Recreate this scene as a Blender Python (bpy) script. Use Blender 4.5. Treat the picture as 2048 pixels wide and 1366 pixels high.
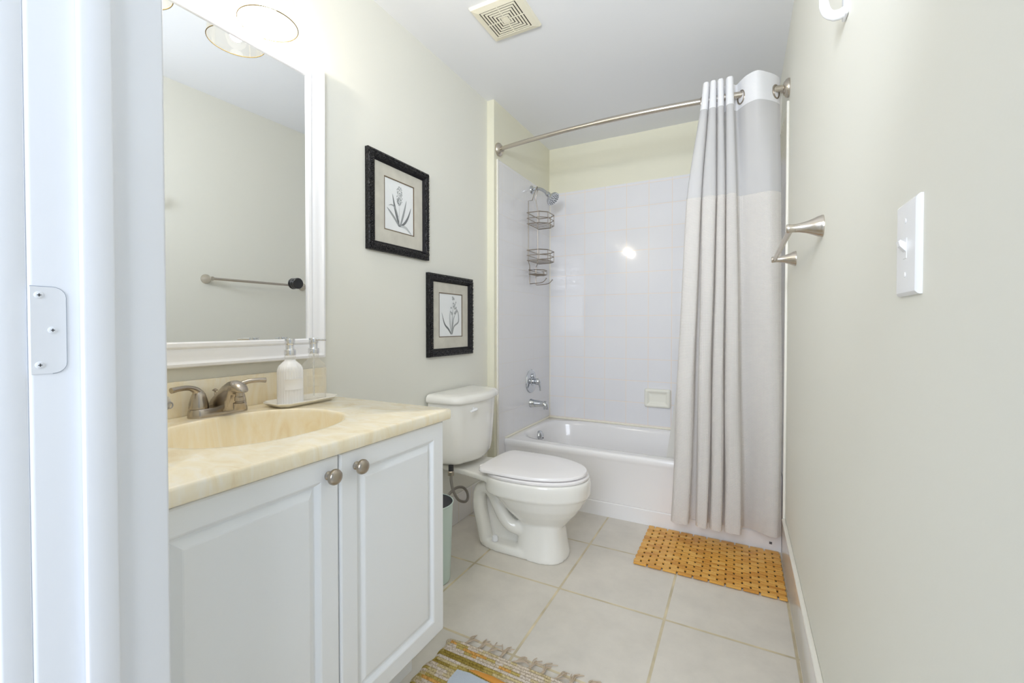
import bpy, bmesh, math, random
from mathutils import Vector, Matrix

S = bpy.context.scene
COL = S.collection
for o in list(bpy.data.objects):
    bpy.data.objects.remove(o)
PI = math.pi
R = math.radians

# ------------------------------------------------------------------ camera
FPX, YAW, PITCH, PPY = 872.31, 27.618, 0.913, 665.1
cam_d = bpy.data.cameras.new('camera')
cam = bpy.data.objects.new('camera', cam_d)
COL.objects.link(cam)
cam.location = (0, 0, 1.08)
cam.rotation_euler = (R(90 - PITCH), 0, R(YAW))
cam_d.sensor_width = 36.0
cam_d.lens = FPX / 2048 * 36.0
cam_d.shift_y = -(683 - PPY) / 2048
cam_d.clip_start = 0.02
S.camera = cam

# ------------------------------------------------------------------ light, exposure
S.view_settings.view_transform = 'Standard'
S.view_settings.look = 'None'
S.view_settings.gamma = 1.0
S.view_settings.use_curve_mapping = False
S.view_settings.exposure = 0.13
S.cycles.use_denoising = True
S.cycles.max_bounces = 14
S.cycles.diffuse_bounces = 8
S.cycles.glossy_bounces = 12
S.cycles.transparent_max_bounces = 16
S.cycles.sample_clamp_indirect = 8.0

world = bpy.data.worlds.new('daylight')
S.world = world
world.use_nodes = True
wb = world.node_tree.nodes['Background']
wb.inputs['Color'].default_value = (0.73, 0.86, 1.0, 1)
wb.inputs['Strength'].default_value = 0.52


def area(name, loc, target, sx, sy, power, col, spread=180):
    d = bpy.data.lights.new(name, 'AREA')
    d.shape = 'RECTANGLE'
    d.size, d.size_y = sx, sy
    d.energy = power
    d.color = col
    d.spread = R(spread)
    o = bpy.data.objects.new(name, d)
    COL.objects.link(o)
    o.location = loc
    o.rotation_euler = (Vector(target) - Vector(loc)).to_track_quat('-Z', 'Y').to_euler()
    return o


area('hall_daylight', (-0.2, -1.7, 1.75), (-0.35, 1.9, 1.25), 1.5, 1.6, 58, (0.815, 0.885, 1.0))
area('bounced_flash', (-0.30, 0.10, 1.80), (-0.66, 2.20, 2.28), 0.3, 0.3, 9.2, (0.82, 0.89, 1.0), 125)

# ------------------------------------------------------------------ dimensions
XL, XR, XA = -1.372, 0.190, -1.324
YA, YT, YB = 2.297, 2.410, 3.159
ZC = 2.443
XJ = -0.66                      # face of the left door jamb


# ------------------------------------------------------------------ materials
def nt(m):
    return m.node_tree.nodes, m.node_tree.links


def mat(name, col, rough=0.5, metal=0.0, spec=0.5, coat=0.0, bump=None, var=None):
    """plain principled; bump=(scale,strength) adds a noise bump; var=(scale,amount) a slight tint noise"""
    m = bpy.data.materials.new(name)
    m.use_nodes = True
    n, l = nt(m)
    b = n['Principled BSDF']
    b.inputs['Base Color'].default_value = (*col, 1)
    b.inputs['Roughness'].default_value = rough
    b.inputs['Metallic'].default_value = metal
    b.inputs['Specular IOR Level'].default_value = spec
    b.inputs['Coat Weight'].default_value = coat
    tc = n.new('ShaderNodeTexCoord')
    if bump:
        t = n.new('ShaderNodeTexNoise')
        t.inputs['Scale'].default_value = bump[0]
        t.inputs['Detail'].default_value = 4
        l.new(tc.outputs['Object'], t.inputs['Vector'])
        bp = n.new('ShaderNodeBump')
        bp.inputs['Strength'].default_value = bump[1]
        bp.inputs['Distance'].default_value = 0.002
        l.new(t.outputs['Fac'], bp.inputs['Height'])
        l.new(bp.outputs['Normal'], b.inputs['Normal'])
    if var:
        t = n.new('ShaderNodeTexNoise')
        t.inputs['Scale'].default_value = var[0]
        t.inputs['Detail'].default_value = 5
        l.new(tc.outputs['Object'], t.inputs['Vector'])
        r = n.new('ShaderNodeValToRGB')
        a = var[1]
        r.color_ramp.elements[0].position = 0.3
        r.color_ramp.elements[1].position = 0.7
        r.color_ramp.elements[0].color = (*[c * (1 - a) for c in col], 1)
        r.color_ramp.elements[1].color = (*[min(1, c * (1 + a)) for c in col], 1)
        l.new(t.outputs['Fac'], r.inputs['Fac'])
        l.new(r.outputs['Color'], b.inputs['Base Color'])
    return m


def srgb(r, g, b):
    return tuple(((c / 255) / 12.92 if c / 255 <= 0.04045 else ((c / 255 + 0.055) / 1.055) ** 2.4) for c in (r, g, b))


def tile_mat(name, col, grout, ax, w, h, u0, v0, mortar, rough, bump=0.3, var=0.0, offset=0.0, groutvar=0.0):
    """square tiles; ax = the two object axes used as u, v"""
    m = bpy.data.materials.new(name)
    m.use_nodes = True
    n, l = nt(m)
    b = n['Principled BSDF']
    b.inputs['Roughness'].default_value = rough
    tc = n.new('ShaderNodeTexCoord')
    sp = n.new('ShaderNodeSeparateXYZ')
    l.new(tc.outputs['Object'], sp.inputs[0])
    cb = n.new('ShaderNodeCombineXYZ')
    for k, (a, off) in enumerate(zip(ax, (u0, v0))):
        s = n.new('ShaderNodeMath')
        s.operation = 'SUBTRACT'
        l.new(sp.outputs[a], s.inputs[0])
        s.inputs[1].default_value = off
        l.new(s.outputs[0], cb.inputs[k])
    br = n.new('ShaderNodeTexBrick')
    br.offset = offset
    br.squash = 1.0
    br.inputs['Scale'].default_value = 1.0
    br.inputs['Brick Width'].default_value = w
    br.inputs['Row Height'].default_value = h
    br.inputs['Mortar Size'].default_value = mortar
    br.inputs['Mortar Smooth'].default_value = 0.3
    br.inputs['Bias'].default_value = 0
    l.new(cb.outputs[0], br.inputs['Vector'])
    base = None
    br.inputs['Color1'].default_value = (*col, 1)
    br.inputs['Color2'].default_value = (*col, 1)
    br.inputs['Mortar'].default_value = (*grout, 1)
    out = br.outputs['Color']
    if var:
        t = n.new('ShaderNodeTexNoise')
        t.inputs['Scale'].default_value = 7
        t.inputs['Detail'].default_value = 8
        t.inputs['Roughness'].default_value = 0.65
        l.new(tc.outputs['Object'], t.inputs['Vector'])
        r = n.new('ShaderNodeValToRGB')
        r.color_ramp.elements[0].position = 0.3
        r.color_ramp.elements[1].position = 0.72
        r.color_ramp.elements[0].color = (*[c * (1 - var) for c in col], 1)
        r.color_ramp.elements[1].color = (*[min(1, c * (1 + var * 0.5)) for c in col], 1)
        l.new(t.outputs['Fac'], r.inputs['Fac'])
        g = n.new('ShaderNodeTexNoise')
        g.inputs['Scale'].default_value = 9
        l.new(tc.outputs['Object'], g.inputs['Vector'])
        r2 = n.new('ShaderNodeValToRGB')
        r2.color_ramp.elements[0].position = 0.35
        r2.color_ramp.elements[1].position = 0.65
        r2.color_ramp.elements[0].color = (*[c * 0.82 for c in grout], 1)
        r2.color_ramp.elements[1].color = (*[min(1, c * 1.18) for c in grout], 1)
        l.new(g.outputs['Fac'], r2.inputs['Fac'])
        mx = n.new('ShaderNodeMix')
        mx.data_type = 'RGBA'
        l.new(br.outputs['Fac'], mx.inputs['Factor'])
        l.new(r.outputs['Color'], mx.inputs['A'])
        l.new(r2.outputs['Color'], mx.inputs['B'])
        out = mx.outputs['Result']
    l.new(out, b.inputs['Base Color'])
    inv = n.new('ShaderNodeMath')
    inv.operation = 'SUBTRACT'
    inv.inputs[0].default_value = 1
    l.new(br.outputs['Fac'], inv.inputs[1])
    bp = n.new('ShaderNodeBump')
    bp.inputs['Strength'].default_value = bump
    bp.inputs['Distance'].default_value = 0.002
    l.new(inv.outputs[0], bp.inputs['Height'])
    l.new(bp.outputs['Normal'], b.inputs['Normal'])
    return m


def thin_glass(name, tint, gloss=1.0, rough=0.02, body=0.0):
    """see-through pane: transparent with fresnel gloss, and a little milkiness (body)"""
    m = bpy.data.materials.new(name)
    m.use_nodes = True
    n, l = nt(m)
    n.remove(n['Principled BSDF'])
    out = n['Material Output']
    tr = n.new('ShaderNodeBsdfTransparent')
    tr.inputs['Color'].default_value = (*tint, 1)
    gl = n.new('ShaderNodeBsdfGlossy')
    gl.inputs['Roughness'].default_value = rough
    gl.inputs['Color'].default_value = (gloss, gloss, gloss, 1)
    lw = n.new('ShaderNodeLayerWeight')
    lw.inputs['Blend'].default_value = 0.22
    cap = n.new('ShaderNodeMath')
    cap.operation = 'MINIMUM'
    cap.inputs[1].default_value = 0.22
    l.new(lw.outputs['Fresnel'], cap.inputs[0])
    mx = n.new('ShaderNodeMixShader')
    l.new(cap.outputs[0], mx.inputs[0])
    l.new(tr.outputs[0], mx.inputs[1])
    l.new(gl.outputs[0], mx.inputs[2])
    last = mx
    if body:
        df = n.new('ShaderNodeBsdfDiffuse')
        df.inputs['Color'].default_value = (*tint, 1)
        m2 = n.new('ShaderNodeMixShader')
        m2.inputs[0].default_value = body
        l.new(mx.outputs[0], m2.inputs[1])
        l.new(df.outputs[0], m2.inputs[2])
        last = m2
    l.new(last.outputs[0], out.inputs['Surface'])
    return m


def cloth_mat(name, col, transl=0.3, see=0.0, waffle=0.25, scale=170):
    m = bpy.data.materials.new(name)
    m.use_nodes = True
    n, l = nt(m)
    n.remove(n['Principled BSDF'])
    out = n['Material Output']
    df = n.new('ShaderNodeBsdfDiffuse')
    df.inputs['Color'].default_value = (*col, 1)
    tl = n.new('ShaderNodeBsdfTranslucent')
    tl.inputs['Color'].default_value = (*col, 1)
    mx = n.new('ShaderNodeMixShader')
    mx.inputs[0].default_value = transl
    l.new(df.outputs[0], mx.inputs[1])
    l.new(tl.outputs[0], mx.inputs[2])
    last = mx
    if see:
        tr = n.new('ShaderNodeBsdfTransparent')
        m2 = n.new('ShaderNodeMixShader')
        m2.inputs[0].default_value = see
        l.new(mx.outputs[0], m2.inputs[1])
        l.new(tr.outputs[0], m2.inputs[2])
        last = m2
    l.new(last.outputs[0], out.inputs['Surface'])
    if waffle:
        uv = n.new('ShaderNodeTexCoord')
        hs = []
        for d in ('X', 'Y'):
            w = n.new('ShaderNodeTexWave')
            w.bands_direction = d
            w.inputs['Scale'].default_value = scale / 3.14
            w.inputs['Distortion'].default_value = 0.0
            l.new(uv.outputs['UV'], w.inputs['Vector'])
            hs.append(w)
        ad = n.new('ShaderNodeMath')
        ad.operation = 'MAXIMUM'
        l.new(hs[0].outputs['Fac'], ad.inputs[0])
        l.new(hs[1].outputs['Fac'], ad.inputs[1])
        bp = n.new('ShaderNodeBump')
        bp.inputs['Strength'].default_value = waffle
        bp.inputs['Distance'].default_value = 0.003
        l.new(ad.outputs[0], bp.inputs['Height'])
        l.new(bp.outputs['Normal'], df.inputs['Normal'])
    return m


WALL = srgb(231, 230, 221)
ALCOVE_WARM_LIGHT = srgb(231, 228, 208)  # wall cream, yellowed: warm interreflected light put into the colour
M_wall = mat('wall_paint', WALL, 0.6, bump=(160, 0.05))
M_alcove_warm_light = mat('wall_paint_warm_light', ALCOVE_WARM_LIGHT, 0.6, bump=(160, 0.05))
M_ceil = mat('ceiling_paint', srgb(236, 237, 240), 0.7, bump=(120, 0.05))
M_trim = mat('trim_paint', srgb(240, 242, 246), 0.3, bump=(25, 0.04))
M_mirror_frame = mat('mirror_frame_paint', srgb(243, 243, 246), 0.3)
M_cab = mat('cabinet_paint', srgb(241, 243, 245), 0.32)
M_nickel = mat('brushed_nickel', srgb(178, 168, 155), 0.28, 1.0)
M_rod = mat('satin_nickel', srgb(203, 195, 184), 0.27, 1.0)
M_faucet = mat('faucet_nickel', srgb(178, 169, 158), 0.24, 1.0)
M_chrome = mat('chrome', srgb(205, 208, 212), 0.07, 1.0)
M_wire = mat('caddy_wire', srgb(158, 148, 136), 0.35, 1.0)
M_porcelain = mat('porcelain', srgb(240, 238, 232), 0.12, coat=0.3)
M_lid = mat('seat_plastic', srgb(243, 240, 240), 0.18)
M_tub = mat('tub_enamel', srgb(238, 236, 235), 0.14, coat=0.3)
M_dark = mat('black_metal', (0.012, 0.012, 0.016), 0.28)
M_rubber_shade = mat('dark_rubber_and_shade', (0.02, 0.02, 0.022), 0.6)  # hose gasket rubber; also the painted shade in the mat's holes
M_plastic = mat('white_plastic', srgb(242, 243, 246), 0.25)
M_vent = mat('vent_plastic', srgb(238, 232, 212), 0.4)
M_vent_shade = mat('vent_shade', (0.02, 0.014, 0.01), 0.8)
M_mint = mat('mint_plastic', srgb(198, 215, 208), 0.45)
M_bindark = mat('bin_inside', (0.01, 0.012, 0.02), 0.5)
M_caulk = mat('caulk', srgb(240, 235, 218), 0.5)
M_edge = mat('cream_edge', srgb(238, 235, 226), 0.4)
M_pump = mat('satin_steel', srgb(226, 226, 228), 0.22, 1.0)
M_dish = mat('dish_ceramic', srgb(238, 236, 224), 0.15)
M_mirror = mat('mirror_glass', (0.80, 0.815, 0.82), 0.0, 1.0)
M_white = mat('bottle_white', srgb(243, 242, 243), 0.15)
M_glass = thin_glass('clear_glass', (0.985, 0.985, 0.98))
M_bottle = thin_glass('bottle_glass', (0.97, 0.965, 0.95), body=0.10)
M_shade = thin_glass('shade_glass', (1.0, 0.97, 0.9))
M_goldrim = mat('gold_rim', (0.075, 0.05, 0.012), 0.6, spec=0.2)
M_strap = mat('screw_slot', (0.06, 0.06, 0.065), 0.5)
M_sticker = mat('sticker_grey', (0.12, 0.12, 0.13), 0.6)


def emis(name, col, k):
    m = bpy.data.materials.new(name)
    m.use_nodes = True
    b = m.node_tree.nodes['Principled BSDF']
    b.inputs['Base Color'].default_value = (1, 1, 1, 1)
    b.inputs['Emission Color'].default_value = (*col, 1)
    b.inputs['Emission Strength'].default_value = k
    return m


M_bulb = emis('bulb_glow', (1.0, 0.90, 0.72), 7)


def marble():
    m = mat('cultured_marble', srgb(240, 224, 180), 0.16, coat=0.2)
    n, l = nt(m)
    b = n['Principled BSDF']
    tc = n.new('ShaderNodeTexCoord')
    mp = n.new('ShaderNodeMapping')
    mp.inputs['Scale'].default_value = (5, 9, 2.0)
    l.new(tc.outputs['Object'], mp.inputs[0])
    t = n.new('ShaderNodeTexNoise')
    t.inputs['Scale'].default_value = 2.2
    t.inputs['Detail'].default_value = 8
    t.inputs['Roughness'].default_value = 0.6
    t.inputs['Distortion'].default_value = 1.6
    l.new(mp.outputs[0], t.inputs['Vector'])
    r = n.new('ShaderNodeValToRGB')
    e = r.color_ramp.elements
    e[0].position, e[0].color = 0.25, (*srgb(238, 219, 182), 1)
    e[1].position, e[1].color = 0.80, (*srgb(252, 248, 238), 1)
    x = e.new(0.42)
    x.color = (*srgb(247, 234, 203), 1)
    x = e.new(0.56)
    x.color = (*srgb(250, 240, 216), 1)
    l.new(t.outputs['Fac'], r.inputs['Fac'])
    l.new(r.outputs['Color'], b.inputs['Base Color'])
    return m


M_marble = marble()


def wood():
    m = mat('bamboo', srgb(214, 160, 72), 0.38)
    n, l = nt(m)
    b = n['Principled BSDF']
    g = n.new('ShaderNodeNewGeometry')
    tc = n.new('ShaderNodeTexCoord')
    mp = n.new('ShaderNodeMapping')
    mp.inputs['Scale'].default_value = (6, 90, 10)
    l.new(tc.outputs['Object'], mp.inputs[0])
    t = n.new('ShaderNodeTexNoise')
    t.inputs['Scale'].default_value = 2
    t.inputs['Detail'].default_value = 5
    l.new(mp.outputs[0], t.inputs['Vector'])
    ad = n.new('ShaderNodeMath')
    ad.operation = 'ADD'
    l.new(g.outputs['Random Per Island'], ad.inputs[0])
    l.new(t.outputs['Fac'], ad.inputs[1])
    ml = n.new('ShaderNodeMath')
    ml.operation = 'MULTIPLY'
    ml.inputs[1].default_value = 0.5
    l.new(ad.outputs[0], ml.inputs[0])
    r = n.new('ShaderNodeValToRGB')
    e = r.color_ramp.elements
    e[0].position, e[0].color = 0.12, (*srgb(186, 122, 40), 1)
    e[1].position, e[1].color = 0.88, (*srgb(232, 184, 100), 1)
    x = e.new(0.5)
    x.color = (*srgb(216, 158, 66), 1)
    l.new(ml.outputs[0], r.inputs['Fac'])
    l.new(r.outputs['Color'], b.inputs['Base Color'])
    return m


M_bamboo = wood()


def rug_mat():
    """striped rag weave: colour per woven row (object y), drifting slowly along the row"""
    m = mat('rag_weave', srgb(200, 180, 140), 0.9, spec=0.1)
    n, l = nt(m)
    b = n['Principled BSDF']
    tc = n.new('ShaderNodeTexCoord')
    sp = n.new('ShaderNodeSeparateXYZ')
    l.new(tc.outputs['Object'], sp.inputs[0])
    dv = n.new('ShaderNodeMath')
    dv.operation = 'DIVIDE'
    dv.inputs[1].default_value = 0.0115
    l.new(sp.outputs[1], dv.inputs[0])
    fl = n.new('ShaderNodeMath')
    fl.operation = 'FLOOR'
    l.new(dv.outputs[0], fl.inputs[0])
    sc = n.new('ShaderNodeMath')
    sc.operation = 'MULTIPLY'
    sc.inputs[1].default_value = 0.62
    l.new(fl.outputs[0], sc.inputs[0])
    sx = n.new('ShaderNodeMath')
    sx.operation = 'MULTIPLY'
    sx.inputs[1].default_value = 2.6
    l.new(sp.outputs[0], sx.inputs[0])
    cb = n.new('ShaderNodeCombineXYZ')
    l.new(sx.outputs[0], cb.inputs[0])
    l.new(sc.outputs[0], cb.inputs[1])
    t = n.new('ShaderNodeTexNoise')
    t.inputs['Scale'].default_value = 1.0
    t.inputs['Detail'].default_value = 2
    l.new(cb.outputs[0], t.inputs['Vector'])
    r = n.new('ShaderNodeValToRGB')
    r.color_ramp.interpolation = 'CONSTANT'
    e = r.color_ramp.elements
    stops = [(0.0, (158, 138, 70)), (0.34, (184, 164, 96)), (0.40, (206, 190, 146)), (0.455, (216, 202, 184)),
             (0.50, (204, 188, 150)), (0.54, (214, 202, 188)), (0.60, (190, 170, 104)), (0.645, (216, 166, 94)), (0.67, (210, 196, 172)), (0.75, (198, 206, 216))]
    e[0].position, e[0].color = stops[0][0], (*srgb(*stops[0][1]), 1)
    e[1].position, e[1].color = stops[1][0], (*srgb(*stops[1][1]), 1)
    for p, c in stops[2:]:
        x = e.new(p)
        x.color = (*srgb(*c), 1)
    l.new(t.outputs['Fac'], r.inputs['Fac'])
    sk = n.new('ShaderNodeTexNoise')
    sk.inputs['Scale'].default_value = 220
    l.new(tc.outputs['Object'], sk.inputs['Vector'])
    r2 = n.new('ShaderNodeValToRGB')
    r2.color_ramp.elements[0].position = 0.35
    r2.color_ramp.elements[1].position = 0.6
    r2.color_ramp.elements[0].color = (0.55, 0.5, 0.42, 1)
    r2.color_ramp.elements[1].color = (1, 1, 1, 1)
    l.new(sk.outputs['Fac'], r2.inputs['Fac'])
    mx = n.new('ShaderNodeMix')
    mx.data_type = 'RGBA'
    mx.blend_type = 'MULTIPLY'
    mx.inputs['Factor'].default_value = 0.8
    l.new(r.outputs['Color'], mx.inputs['A'])
    l.new(r2.outputs['Color'], mx.inputs['B'])
    l.new(mx.outputs['Result'], b.inputs['Base Color'])
    return m


M_rug = rug_mat()
M_fringe = mat('fringe_cotton', srgb(196, 178, 156), 0.9)
M_patch = mat('pale_blue_rag', srgb(196, 205, 216), 0.95, bump=(300, 0.6))
M_orange = mat('orange_rag', srgb(226, 158, 70), 0.95, bump=(300, 0.6))


def carved():
    m = mat('carved_black', srgb(13, 12, 15), 0.4, spec=0.35)
    n, l = nt(m)
    b = n['Principled BSDF']
    tc = n.new('ShaderNodeTexCoord')
    v = n.new('ShaderNodeTexVoronoi')
    v.inputs['Scale'].default_value = 75
    v.feature = 'SMOOTH_F1'
    w = n.new('ShaderNodeTexNoise')
    w.inputs['Scale'].default_value = 45
    l.new(tc.outputs['Object'], w.inputs['Vector'])
    mp = n.new('ShaderNodeMix')
    mp.data_type = 'VECTOR'
    mp.inputs['Factor'].default_value = 0.05
    l.new(tc.outputs['Object'], mp.inputs['A'])
    l.new(w.outputs['Color'], mp.inputs['B'])
    l.new(mp.outputs['Result'], v.inputs['Vector'])
    bp = n.new('ShaderNodeBump')
    bp.inputs['Strength'].default_value = 1.0
    bp.inputs['Distance'].default_value = 0.006
    l.new(v.outputs['Distance'], bp.inputs['Height'])
    l.new(bp.outputs['Normal'], b.inputs['Normal'])
    return m


M_carved = carved()

M_carved2 = mat('carved_gloss', srgb(24, 22, 28), 0.2, coat=0.4)
M_black = mat('frame_black', srgb(20, 18, 22), 0.6, spec=0.25)
M_matboard = mat('mat_board', srgb(206, 202, 190), 0.8, var=(18, 0.07))
M_bevel = mat('mat_bevel', srgb(110, 92, 70), 0.6)
M_paper = mat('print_paper', srgb(236, 238, 238), 0.7)
M_ink = [mat('ink_dark', srgb(120, 123, 124), 0.8), mat('ink_mid', srgb(158, 161, 161), 0.8), mat('ink_light', srgb(192, 195, 195), 0.8)]

TILE = srgb(231, 230, 232)
M_tile_back = tile_mat('wall_tile_back', TILE, srgb(240, 226, 212), (0, 2), 0.1545, 0.1543, -1.034, 0.379, 0.0022, 0.07)
M_tile_side = tile_mat('wall_tile_side', TILE, srgb(232, 228, 224), (1, 2), 0.1545, 0.1543, YB, 0.379, 0.0018, 0.07)
M_base_tile = tile_mat('base_tile', srgb(232, 230, 228), srgb(236, 228, 205), (1, 2), 0.13, 0.5, 1.97, -0.2, 0.002, 0.15)
M_floor = tile_mat('floor_tile', srgb(217, 211, 201), srgb(206, 193, 162), (0, 1), 0.4116, 0.4116, -1.0625, 1.6645, 0.0055, 0.35, bump=0.4, var=0.10)
M_cloth = cloth_mat('waffle_cloth', srgb(236, 232, 228), 0.25, 0.0, 0.6)
M_sheer = cloth_mat('sheer_mesh', srgb(222, 221, 222), 0.3, 0.14, 0.0)
M_header = cloth_mat('header_cloth', srgb(246, 246, 248), 0.2, 0.0, 0.2)
M_liner = cloth_mat('liner_vinyl', srgb(244, 242, 234), 0.35, 0.15, 0.0)


# ------------------------------------------------------------------ mesh helpers
class MB:
    def __init__(s):
        s.bm = bmesh.new()
        s.uv = None

    def quad_grid(s, rows, closed_u=False, cap0=False, cap1=False, mi=0):
        """rows: list of equal-length point rows"""
        vs = [[s.bm.verts.new(p) for p in r] for r in rows]
        n = len(vs[0])
        for i in range(len(vs) - 1):
            for j in range(n if closed_u else n - 1):
                k = (j + 1) % n
                try:
                    f = s.bm.faces.new((vs[i][j], vs[i][k], vs[i + 1][k], vs[i + 1][j]))
                    f.material_index = mi
                except ValueError:
                    pass
        if cap0:
            f = s.bm.faces.new(vs[0][::-1]); f.material_index = mi
        if cap1:
            f = s.bm.faces.new(vs[-1]); f.material_index = mi
        return vs

    def box(s, x0, x1, y0, y1, z0, z1, bev=0.0, seg=2, mi=0):
        M = Matrix.Translation(((x0 + x1) / 2, (y0 + y1) / 2, (z0 + z1) / 2)) @ Matrix.Diagonal((x1 - x0, y1 - y0, z1 - z0, 1))
        r = bmesh.ops.create_cube(s.bm, size=1.0, matrix=M)
        fs = set(f for v in r['verts'] for f in v.link_faces)
        if bev:
            es = list(set(e for v in r['verts'] for e in v.link_edges))
            q = bmesh.ops.bevel(s.bm, geom=es, offset=bev, segments=seg, profile=0.5, affect='EDGES', clamp_overlap=True)
            fs |= set(q['faces'])
        for f in fs:
            if f.is_valid:
                f.material_index = mi
        return s

    def lathe(s, prof, c=(0, 0, 0), axis=(0, 0, 1), seg=32, mi=0, ribs=None):
        """prof: [(r, h)] along axis; ribs=(count, depth, h0, h1) flutes"""
        q = Vector((0, 0, 1)).rotation_difference(Vector(axis).normalized())
        c = Vector(c)
        rows = []
        for r, h in prof:
            row = []
            for k in range(seg):
                a = 2 * PI * k / seg
                rr = r
                if ribs and ribs[2] <= h <= ribs[3]:
                    rr = r * (1 - ribs[1] * (0.5 - 0.5 * math.cos(a * ribs[0])))
                row.append(c + q @ Vector((rr * math.cos(a), rr * math.sin(a), h)))
            rows.append(row)
        vs = s.quad_grid(rows, closed_u=True, mi=mi)
        for row, flip in ((vs[0], True), (vs[-1], False)):
            if (row[0].co - row[seg // 2].co).length > 1e-6:
                f = s.bm.faces.new(row[::-1] if flip else row)
                f.material_index = mi
        bmesh.ops.remove_doubles(s.bm, verts=[v for r_ in (vs[0], vs[-1]) for v in r_], dist=1e-6)
        return s

    def tube(s, pts, r, seg=8, mi=0, closed=False, flat=None):
        pts = [Vector(p) for p in pts]
        n = len(pts)
        rs = r if isinstance(r, (list, tuple)) else [r] * n
        rows = []
        nrm = None
        for i in range(n):
            if closed:
                t = (pts[(i + 1) % n] - pts[i - 1]).normalized()
            else:
                t = (pts[min(i + 1, n - 1)] - pts[max(i - 1, 0)]).normalized()
            if nrm is None:
                up = Vector((0, 0, 1)) if abs(t.z) < 0.9 else Vector((1, 0, 0))
                nrm = t.cross(up).normalized()
            else:
                nrm = (nrm - t * nrm.dot(t)).normalized()
            bn = t.cross(nrm)
            row = []
            for k in range(seg):
                a = 2 * PI * k / seg
                ca, sa = math.cos(a), math.sin(a)
                if flat:
                    sa *= flat
                row.append(pts[i] + (nrm * ca + bn * sa) * rs[i])
            rows.append(row)
        if closed:
            rows.append(rows[0])
            vs = s.quad_grid(rows, closed_u=True, mi=mi)
            bmesh.ops.remove_doubles(s.bm, verts=vs[0] + vs[-1], dist=1e-6)
        else:
            s.quad_grid(rows, closed_u=True, cap0=True, cap1=True, mi=mi)
        return s

    def ball(s, c, r, sx=1, sy=1, sz=1, seg=16, mi=0):
        M = Matrix.Translation(c) @ Matrix.Diagonal((sx, sy, sz, 1))
        q = bmesh.ops.create_uvsphere(s.bm, u_segments=seg, v_segments=max(6, seg // 2), radius=r, matrix=M)
        for f in set(f for v in q['verts'] for f in v.link_faces):
            f.material_index = mi
        return s

    def frame(s, y0, y1, z0, z1, prof, x0, mi=0, cap=False):
        """mitred picture-frame sweep on a wall facing +x: prof [(inset, height)]"""
        rows = []
        for u, h in prof:
            a, b, c, d = y0 + u, y1 - u, z0 + u, z1 - u
            rows.append([(x0 + h, a, c), (x0 + h, b, c), (x0 + h, b, d), (x0 + h, a, d)])
        s.quad_grid(rows, closed_u=True, cap1=cap, mi=mi)
        return s

    def build(s, name, m, parent=None, smooth=True, angle=38, base=None, recalc=True):
        bm = s.bm
        if recalc:
            bmesh.ops.recalc_face_normals(bm, faces=bm.faces)
        org = Vector((0, 0, 0))
        if parent is not None:
            org = Vector(parent.get('_o', (0, 0, 0)))
        elif base is not None:
            org = Vector(base)
        bmesh.ops.translate(bm, verts=bm.verts, vec=-org)
        me = bpy.data.meshes.new(name)
        bm.to_mesh(me)
        bm.free()
        for x in (m if isinstance(m, (list, tuple)) else [m]):
            me.materials.append(x)
        if smooth:
            me.shade_smooth()
            me.set_sharp_from_angle(angle=R(angle))
        o = bpy.data.objects.new(name, me)
        COL.objects.link(o)
        if parent is not None:
            o.parent = parent
            ORG[o.name] = org
            o['_o'] = tuple(org)
        elif base is not None:
            o.location = org
            o['_o'] = tuple(org)
        return o


ORG = {}


def thing(name, label, cat, loc, group=None):
    o = bpy.data.objects.new(name, None)
    COL.objects.link(o)
    o.location = loc
    o.empty_display_size = 0.05
    o['_o'] = tuple(loc)
    return tag(o, label, cat, group)


def tag(o, label, cat, group=None):
    o['label'] = label
    o['category'] = cat
    if group:
        o['group'] = group
    return o


def struct(o, label=None, cat=None):
    o['kind'] = 'structure'
    if label:
        o['label'] = label
        o['category'] = cat
    return o


def catmull(pts, n):
    pts = [Vector(p) for p in pts]
    P = [pts[0] * 2 - pts[1]] + pts + [pts[-1] * 2 - pts[-2]]
    out = []
    for i in range(1, len(P) - 2):
        for k in range(n):
            t = k / n
            a, b, c, d = P[i - 1], P[i], P[i + 1], P[i + 2]
            out.append(0.5 * ((2 * b) + (c - a) * t + (2 * a - 5 * b + 4 * c - d) * t * t + (3 * b - a - 3 * c + d) * t ** 3))
    out.append(pts[-1])
    return out


def interp(xs, ys, x):
    if x <= xs[0]:
        return ys[0]
    for i in range(len(xs) - 1):
        if x <= xs[i + 1]:
            t = (x - xs[i]) / (xs[i + 1] - xs[i])
            return ys[i] + (ys[i + 1] - ys[i]) * t
    return ys[-1]


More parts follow.
